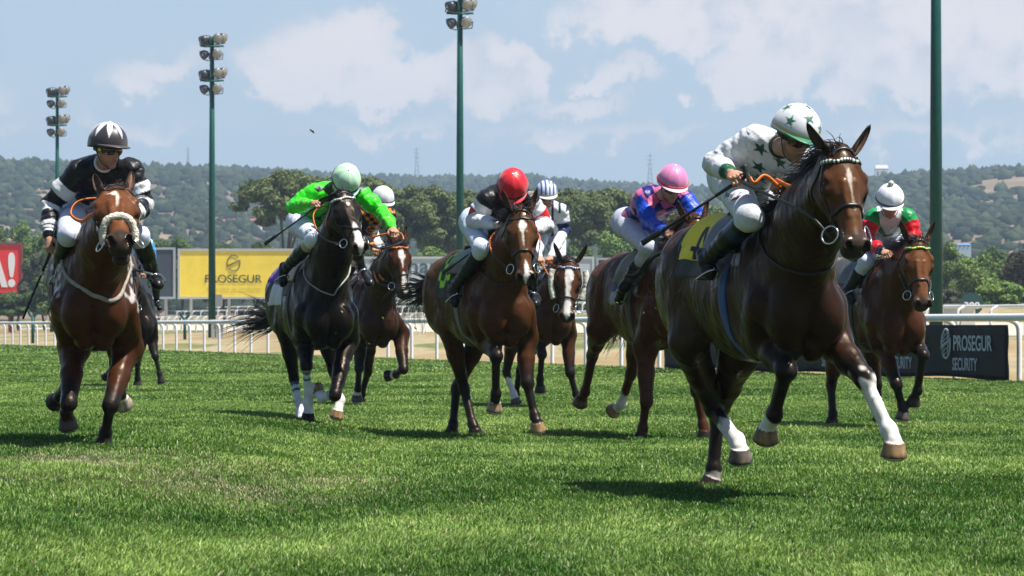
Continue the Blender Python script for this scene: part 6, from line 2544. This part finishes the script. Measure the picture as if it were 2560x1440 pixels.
if want("bay"):
    bay = Horse("bright bay racehorse with white star and nose, in the middle of the picture", 30.6, 1196, 15.5, .0105,
                dict(body=(0.0610, 0.0219, 0.0076), points=(.013, .010, .009), light=(0.1302, 0.0620, 0.0260), face=(0.1013, 0.0413, 0.0165), muzzle=(.03, .024, .022), muzzle_w=.85,
                     marks=[blaze((.08, 0), (.105, .020), (.14, .025), (.17, .017), (.21, .006), (.30, .003), (.34, 0), (.42, 0), (.45, .007, .006), (.50, .016, .008), (.56, .020, .006), (.59, .010), (.62, 0))]),
                dict(dz=-.02, head=dict(poll=(1302, 526, -1.25), muz=(1315, 690, -1.46), yaw=-8, roll=3, ear=(-.88, .32, .36)),
                     legs=dict(RF=leg((1222, 850, -.50), (1240, 888, -.88), (1240, 984, -.76), (1237, 1006, -.70), (1234, 1058, -.66), hoof=(.28, .19, .12), sock=1.75),
                               LF=leg((1312, 842, -.50), (1318, 955, -.62), (1337, 1040, -.68), (1343, 1056, -.72), (1355, 1084, -.80), hoof=HOOF_TAN),
                               RH=leg(None, (1160, 970, .55), (1182, 1060, .38), (1187, 1071, .34), (1197, 1089, .26)), LH=leg(None, (1141, 972, .75), (1133, 1060, .62), (1132, 1072, .60), (1130, 1091, .56))),
                     mane=dict(n=420, len=.15, forelock=(.13, 120, (-.45, .0, .25))), tail=dict(px=[(1070, 722, 1.12), (1042, 735, 1.30), (1050, 790, 1.5)], n=240, spread=.13),
                     tack=dict(noseband_x=.37, rein_r=[(1235, 640, -1.2), (1225, 600, -.95), (1250, 572, -.9)], rein_l=[(1350, 600, -1.2), (1340, 580, -.9)], rein_cut=.4, girth=(.16, .17, .14), cloth=dict(y=(-.06, .24), ph=80, fn=yb_cloth), under=dict(y=(-.42, .30), ph=98, fn=plain((.012, .012, .013))),
                               straps=[("px", .011, M_LEATHER, [(1240, 620, -.55), (1232, 670, -.70), (1245, 705, -.92), (1290, 712, -1.05), (1322, 690, -.98), (1330, 640, -.75)])])))
    red_j = Jockey("jockey in black silks with white and red sleeves and a red cap", 30.6,
                   dict(hip=(1208, 560, .14), neck=(1262, 484, -.50), shl=(1322, 500, -.50), shr=(1216, 502, -.46), ell=(1366, 562, -.40), elr=(1182, 552, -.40), hal=(1326, 580, -.92), har=(1258, 562, -.90), head=(1282, 470, -.74),
                        knl=(1322, 640, -.44), knr=(1205, 622, -.46), anl=(1330, 730, -.1), anr=(1136, 722, -.12), tol=(1340, 765, -.28), tor=(1138, 762, -.30)),
                   (0, 54, 0), plain_cap((.62, .010, .022)), red_silk, boots=dict(top=.05), h=.0075, horse=bay, peak=(.62, .010, .022), band_=(.03, .02, .02),
                   hands=dict(r=dict(back=(-.2, -.6, .8))), breech=(.62, .68, .82))
    red_j.whip("black whip with orange collar in front of the red capped jockey's boot", "r", (1107, 682, -.40), butt=(1262, 556, -.92), grip_col=(.02, .02, .02), band_=(.70, .17, .015))


# ---- white and navy stripes
def stripe_silk(k):
    c = np.tile(np.array(WHITE), (k["n"], 1))
    c[(k["bone"] == 0) & (np.abs((k["x"] / .085) % 1 - .5) < .17)] = NAVY
    c[((k["bone"] == 1) | (k["bone"] == 3)) & (k["t"] > .55)] = NAVY
    c[((k["bone"] == 2) | (k["bone"] == 4)) & (k["t"] < .22)] = NAVY
    return c


def stripe_cap(az, el):
    c = np.tile(np.array(WHITE), (len(az), 1))
    x = np.sin(az) * np.cos(el)
    c[(np.abs((x / .36) % 1 - .5) < .22) & (el > .12)] = (.018, .10, .40)
    c[(el < .12) & (el > .0)] = (.45, .30, .15)
    return c


if want("stripe"):
    stripe = Horse("bay racehorse with white blaze and fluffy sheepskin cheekpieces", 41.8, 1340, 12, .013,
                   dict(body=(0.0534, 0.0183, 0.0066), points=(.011, .009, .008), light=(0.0992, 0.0434, 0.0186), face=(0.0825, 0.0315, 0.0135), muzzle_w=.7,
                        marks=[blaze((.07, 0), (.11, .026), (.16, .034), (.22, .026), (.28, .016), (.38, .018), (.48, .026), (.56, .024), (.60, 0))]),
                   dict(dz=-.06, head=dict(poll=(1424, 650, -1.26), muz=(1417, 792, -1.46), yaw=-12, roll=-4, ear=(-.80, .40, .48)),
                        legs=dict(RF=leg((1335, 835, -.50), (1355, 884, -.85), (1350, 948, -.72), (1350, 963, -.68), (1353, 1001, -.62)), LF=leg((1418, 835, -.50), (1425, 930, -.62), (1440, 985, -.60), (1446, 998, -.62), (1455, 1028, -.68)),
                                  RH=leg(None, (1266, 930, .50), (1283, 983, .38), (1287, 994, .34), (1297, 1016, .28), sock=.3, hoof=HOOF_GREY), LH=leg(None, (1300, 925, .60), (1290, 985, .70), (1290, 996, .72), (1290, 1018, .75))),
                        mane=dict(n=240, forelock=(.13, 90, (-.55, -.1, .2))), tail=dict(n=60),
                        tack=dict(cheek_fleece=True, noseband_x=.40, browband=((.02, .04, .16), (.6, .62, .7), 14), rein=M_ORANGE, rein_r=[(1375, 700, -1.2), (1352, 655, -.95)], rein_l=[(1440, 700, -1.2), (1372, 655, -.95)], saddle=(.40, .10, .02), cloth=dict(y=(-.1, .3), ph=80, fn=plain((.6, .62, .66))))))
    stripe_j = Jockey("jockey in white silks with navy stripes and a blue and white striped cap", 41.8,
                      dict(hip=(1372, 580, .16), neck=(1372, 515, -.36), shl=(1402, 528, -.36), shr=(1342, 528, -.36), ell=(1412, 575, -.30), elr=(1328, 580, -.38), hal=(1374, 648, -.92), har=(1350, 650, -.95), head=(1366, 488, -.52),
                           knl=(1402, 655, -.42), knr=(1330, 650, -.42), anl=(1400, 710, -.08), anr=(1318, 712, -.08), tol=(1404, 735, -.26), tor=(1320, 735, -.26)),
                      (6, 22, 0), stripe_cap, stripe_silk, h=.009, horse=stripe, peak=WHITE, breech=(.62, .66, .80))


# ---- pink cap
def diamond_silk(k):
    c = np.tile(np.array((.010, .060, .48)), (k["n"], 1))
    u, v = (k["x"] / .115 + k["w"] / .155), (k["x"] / .115 - k["w"] / .155)
    q = (np.floor(u) + np.floor(v)) % 2 == 0
    tr = k["bone"] == 0
    c[tr] = (.010, .012, .14)
    c[tr & q] = (.62, .13, .29)
    for b in (2, 4):
        c[(k["bone"] == b) & (k["t"] > .90)] = BLACK
    return c


if want("pink"):
    pink = Horse("chestnut racehorse mostly hidden behind the leader's hindquarters, with long olive saddle flap", 30.6, 1618, 17, .0105,
                 dict(body=(0.0661, 0.0203, 0.0071), points=(.055, .020, .010), light=(0.1240, 0.0527, 0.0211), face=(0.1500, 0.0562, 0.0188), hair=(.05, .022, .012), pt_w=.7),
                 dict(dz=-.04, head=dict(poll=(1738, 545, -1.30), muz=(1762, 690, -1.52), yaw=-8, ear=(-.90, .30, .36)),
                      legs=dict(RH=leg((1500, 820, .50), (1482, 890, .80), (1463, 980, .95), (1455, 994, 1.0), (1447, 1018, 1.06), hoof=(.16, .09, .05)), LH=leg((1600, 845, .40), (1577, 935, .60), (1555, 1010, .80), (1543, 1020, .88), (1522, 1036, .96), sock=.65, hoof=HOOF_TAN),
                                RF=leg((1614, 868, -.46), (1616, 1000, -.58), (1607, 1070, -.50), (1606, 1083, -.50), (1604, 1103, -.54)), LF=leg((1732, 855, -.50), (1742, 975, -.70), (1758, 1062, -.70), (1762, 1076, -.72), (1770, 1100, -.80), pts=0)),
                      mane=dict(n=420, len=.14, lift=.9, forelock=(.10, 60, (-.6, 0, .2))), tail=dict(px=[(1555, 760, 1.1), (1545, 820, 1.2), (1520, 872, 1.25)], n=160, spread=.07),
                      tack=dict(saddle=(.14, .15, .095), girth=(.10, .10, .09), rein_r=[(1705, 640, -1.1), (1690, 600, -.95)], rein_l=[(1745, 640, -1.1), (1710, 600, -.95)], cloth=dict(y=(-.46, .0), ph=72, off=.040, fn=plain((.15, .16, .10))),
                                under=dict(y=(-.30, .10), ph=104, fn=lambda y, p: np.where((np.abs(p) > 1.45)[:, None], np.array((.50, .50, .56)), np.array((.02, .05, .30)))))))
    pink_j = Jockey("jockey in royal blue and pink diamond silks with pink cap on the chestnut", 30.6,
                    dict(hip=(1588, 562, .14), neck=(1650, 486, -.46), shl=(1712, 500, -.46), shr=(1612, 498, -.42), ell=(1748, 550, -.55), elr=(1622, 556, -.52), hal=(1715, 600, -.98), har=(1676, 586, -.98), head=(1680, 462, -.70),
                         knl=(1735, 640, -.44), knr=(1622, 622, -.50), anl=(1740, 720, -.1), anr=(1560, 718, -.12), tol=(1750, 760, -.28), tor=(1546, 756, -.30)),
                    (12, 28, 4), plain_cap((.60, .20, .40)), diamond_silk, breech=(.46, .49, .58), boots=dict(top=.20), h=.0075, horse=pink, peak=(.66, .42, .52), band_=(.55, .02, .02),
                    hands=dict(r=dict(back=(-.3, -.5, .8)), l=dict(back=(.3, -.5, .8))))


# ---- white cap with bobble
def bobble_silk(k):
    c = np.tile(np.array((.70, .70, .70)), (k["n"], 1))
    tr = k["bone"] == 0
    zz = k["z"] / k["L"]
    c[tr & (np.abs(k["x"]) > .115)] = (.010, .24, .065)
    c[tr & (k["y"] > 0) & (np.abs(np.abs(k["x"]) - (zz - .42) * .20) < .030) & (zz > .42)] = (.010, .20, .055)
    c[k["bone"] > 0] = (.58, .010, .018)
    for b in (1, 3):
        c[(k["bone"] == b) & (k["t"] < .25)] = (.010, .24, .065)
    for b in (2, 4):
        c[(k["bone"] == b) & (k["t"] > .84)] = BLACK
    return c


if want("right"):
    right = Horse("bay racehorse with plain brown face and multicoloured browband, on the right", 33.6, 2164, 17, .011,
                  dict(body=(0.0600, 0.0194, 0.0071), points=(.014, .010, .009), light=(0.1178, 0.0527, 0.0217), face=(0.1500, 0.0562, 0.0210), muzzle=(.04, .028, .024)),
                  dict(dz=-.07, pitch=3, head=dict(poll=(2296, 600, -1.28), muz=(2310, 758, -1.48), yaw=-6, ear=(-.84, .34, .42)),
                       legs=dict(RF=leg((2205, 860, -.50), (2240, 958, -.78), (2256, 1016, -.72), (2258, 1028, -.74), (2263, 1055, -.80), hoof=HOOF_GREY), LF=leg((2280, 850, -.50), (2308, 886, -.88), (2294, 976, -.76), (2286, 992, -.70), (2279, 1032, -.64)),
                                 RH=leg((2090, 880, .40), (2078, 962, .62), (2082, 1034, .52), (2082, 1045, .50), (2082, 1066, .46)), LH=leg(None, (2192, 960, .50), (2198, 1020, .60), (2198, 1030, .62), (2198, 1050, .64))),
                       mane=dict(n=320, forelock=(.12, 100, (-.55, -.1, .2))), tail=dict(n=50, px=[(2095, 700, 1.1), (2090, 740, 1.2), (2085, 790, 1.25)]),
                       tack=dict(browband=((.70, .55, .03), (.05, .35, .12), 12), noseband_x=.38, rein=M_BROWNREIN, rein_r=[(2255, 700, -1.15), (2225, 645, -.98)], rein_l=[(2320, 690, -1.15), (2245, 645, -.98)], saddle=(.014, .014, .016),
                                 cloth=dict(y=(-.15, .36), ph=78, fn=lambda y, p: np.where((np.abs(p) > 1.0)[:, None], np.array((.32, .012, .05)), np.array((.02, .028, .03)))), under=dict(y=(-.42, .05), ph=92, fn=plain((.30, .28, .22))))))
    right_j = Jockey("jockey in white, green and red silks with a white bobble cap", 33.6,
                     dict(hip=(2208, 590, .16), neck=(2224, 532, -.40), shl=(2268, 545, -.40), shr=(2184, 545, -.38), ell=(2286, 590, -.42), elr=(2160, 600, -.42), hal=(2240, 640, -.96), har=(2214, 632, -.98), head=(2225, 505, -.60),
                          knl=(2275, 668, -.44), knr=(2165, 655, -.44), anl=(2270, 740, -.1), anr=(2122, 722, -.10), tol=(2280, 765, -.28), tor=(2128, 756, -.28)),
                     (0, 32, 0), plain_cap((.74, .75, .80)), bobble_silk, breech=(.60, .64, .78), h=.008, horse=right, peak=WHITE, band_=(.02, .02, .03), pom=True, hands=dict(r=dict(back=(-.3, -.5, .8)), l=dict(back=(.3, -.5, .8))))


# ---- last of the field, nearly hidden
if want("last"):
    last = Horse("black-brown racehorse nearly hidden behind the far left horse", 56.0, 338, 10, .015,
                 dict(body=(0.0112, 0.0081, 0.0071), points=(.012, .010, .009), light=(0.0248, 0.0186, 0.0149)),
                 dict(dz=-.10, head=dict(poll=(330, 690, -1.2), muz=(330, 780, -1.4), yaw=-6),
                      legs=dict(LF=leg((378, 845, -.50), (388, 890, -.64), (399, 935, -.62), (402, 945, -.64), (407, 967, -.70)), RF=leg((338, 850, -.46), (343, 906, -.74), (343, 945, -.62), (343, 952, -.60), (343, 968, -.60)),
                                RH=leg(None, (288, 905, .80), (272, 932, 1.0), (267, 938, 1.06), (260, 946, 1.12)), LH=leg(None, (345, 905, .60), (345, 945, .70), (345, 952, .72), (345, 966, .74))),
                      mane=dict(n=60), tail=dict(n=40), tack=dict(cloth=dict(y=(-.1, .3), ph=80, fn=plain((.6, .25, .1))))))
    last_j = Jockey("jockey in bright blue silks, only a sliver showing behind the far left jockey", 56.0,
                    dict(hip=(340, 650, .15), neck=(348, 606, -.40), shl=(372, 612, -.40), shr=(325, 612, -.40), ell=(380, 645, -.45), elr=(318, 650, -.45), hal=(360, 685, -.92), har=(340, 685, -.92), head=(338, 592, -.62),
                         knl=(388, 700, -.44), knr=(300, 700, -.44), anl=(392, 752, -.08), anr=(300, 752, -.08), tol=(400, 772, -.26), tor=(302, 772, -.26)),
                    (0, 40, 0), plain_cap((.05, .25, .6)), lambda k: np.where(((np.floor(k["x"] / .10) % 2) == 0)[:, None], np.array((.02, .28, .62)), np.array((.45, .60, .75))), h=.010, horse=last)


# ---- turf flying from the hooves
def clods():
    r = np.random.RandomState(5)
    m = material("turf_clod", (.055, .060, .020), .95, noise=(30, .5, 1.4))
    m2 = material("cut_grass", (.16, .26, .04), .7)
    spots = [(780, 328, 24, 15, "dark clod of turf flying in the sky left of the centre pole"), (1428, 483, 30, 12, "small clod of turf flying right of the striped cap"), (1162, 1036, 30, 9, "clod of turf flying above the grass behind the bay's forefoot"),
             (1093, 632, 31, 8, "tiny clod of turf flying by the bay horse's tail"), (1655, 745, 29, 9, "green tuft flying beside the leading horse's flank"), (1520, 760, 30, 8, "green tuft flying beside the chestnut's flank"), (1548, 800, 30, 9, "green tuft flying below the chestnut's saddle pad"), (1690, 870, 29, 9, "green tuft flying under the chestnut's belly")]
    for (px, py, d, sz, lab) in spots:
        bm = bmesh.new()
        bmesh.ops.create_icosphere(bm, subdivisions=2, radius=1)
        v = np.array([x.co[:] for x in bm.verts])
        v = v * (1 + .4 * vnoise(v, 3, int(px)))[:, None] * [1, .42, .32] * (sz * .5 * d / FPX)
        v = v @ rotz(r.uniform(0, 3)).T @ roty(r.uniform(-.8, .8)).T
        o = mesh_obj("turf_clod", v, [tuple(x.index for x in f.verts) for f in bm.faces], m, loc=tuple(at(px, py, d)))
        bm.free()
        tag(o, lab, "clod", "flying bits of turf")
    for (cx, cy, sx, sy, d, n) in ((1660, 800, 70, 60, 29.5, 12), (850, 800, 90, 60, 31, 6), (1190, 960, 60, 60, 30, 8), (1560, 900, 50, 60, 30, 6), (470, 900, 60, 50, 26, 5)):
        for i in range(n):
            px, py = cx + r.normal() * sx, cy + r.normal() * sy
            q = np.array([[-1, 0, 0], [-.2, .35, .25], [1, .1, .1], [.1, -.3, -.2], [.2, .1, .5]]) * (r.uniform(3, 6.5) * d / FPX)
            q = q @ rotz(r.uniform(0, 6)).T @ roty(r.uniform(-1.5, 1.5)).T
            o = mesh_obj("grass_tuft", q, [(0, 1, 4), (1, 2, 4), (2, 3, 4), (3, 0, 4), (0, 3, 2, 1)], m2, loc=tuple(at(px, py, d)), smooth=False)
            tag(o, "tiny green grass tuft thrown up behind the galloping horses", "grass tuft", "grass tufts in the air")


clods()

# ---------------------------------------------------------------- grass and air
build_grass()


def build_haze():
    mb = MB().box((0, 1780, 90), (1500, 1860, 91.2))
    m = bpy.data.materials.new("haze_air")
    m.use_nodes = True
    nt = m.node_tree
    nt.nodes.clear()
    out = nt.nodes.new("ShaderNodeOutputMaterial")
    v = nt.nodes.new("ShaderNodeVolumePrincipled")
    v.inputs["Color"].default_value = (.58, .78, 1.0, 1)
    v.inputs["Density"].default_value = HAZE
    v.inputs["Anisotropy"].default_value = .2
    nt.links.new(v.outputs[0], out.inputs["Volume"])
    o = mb.build("haze", m, smooth=False)
    tag(o, "thin blue haze hanging in the air over the whole course", "haze", kind="stuff")


HAZE = .00022
build_haze()
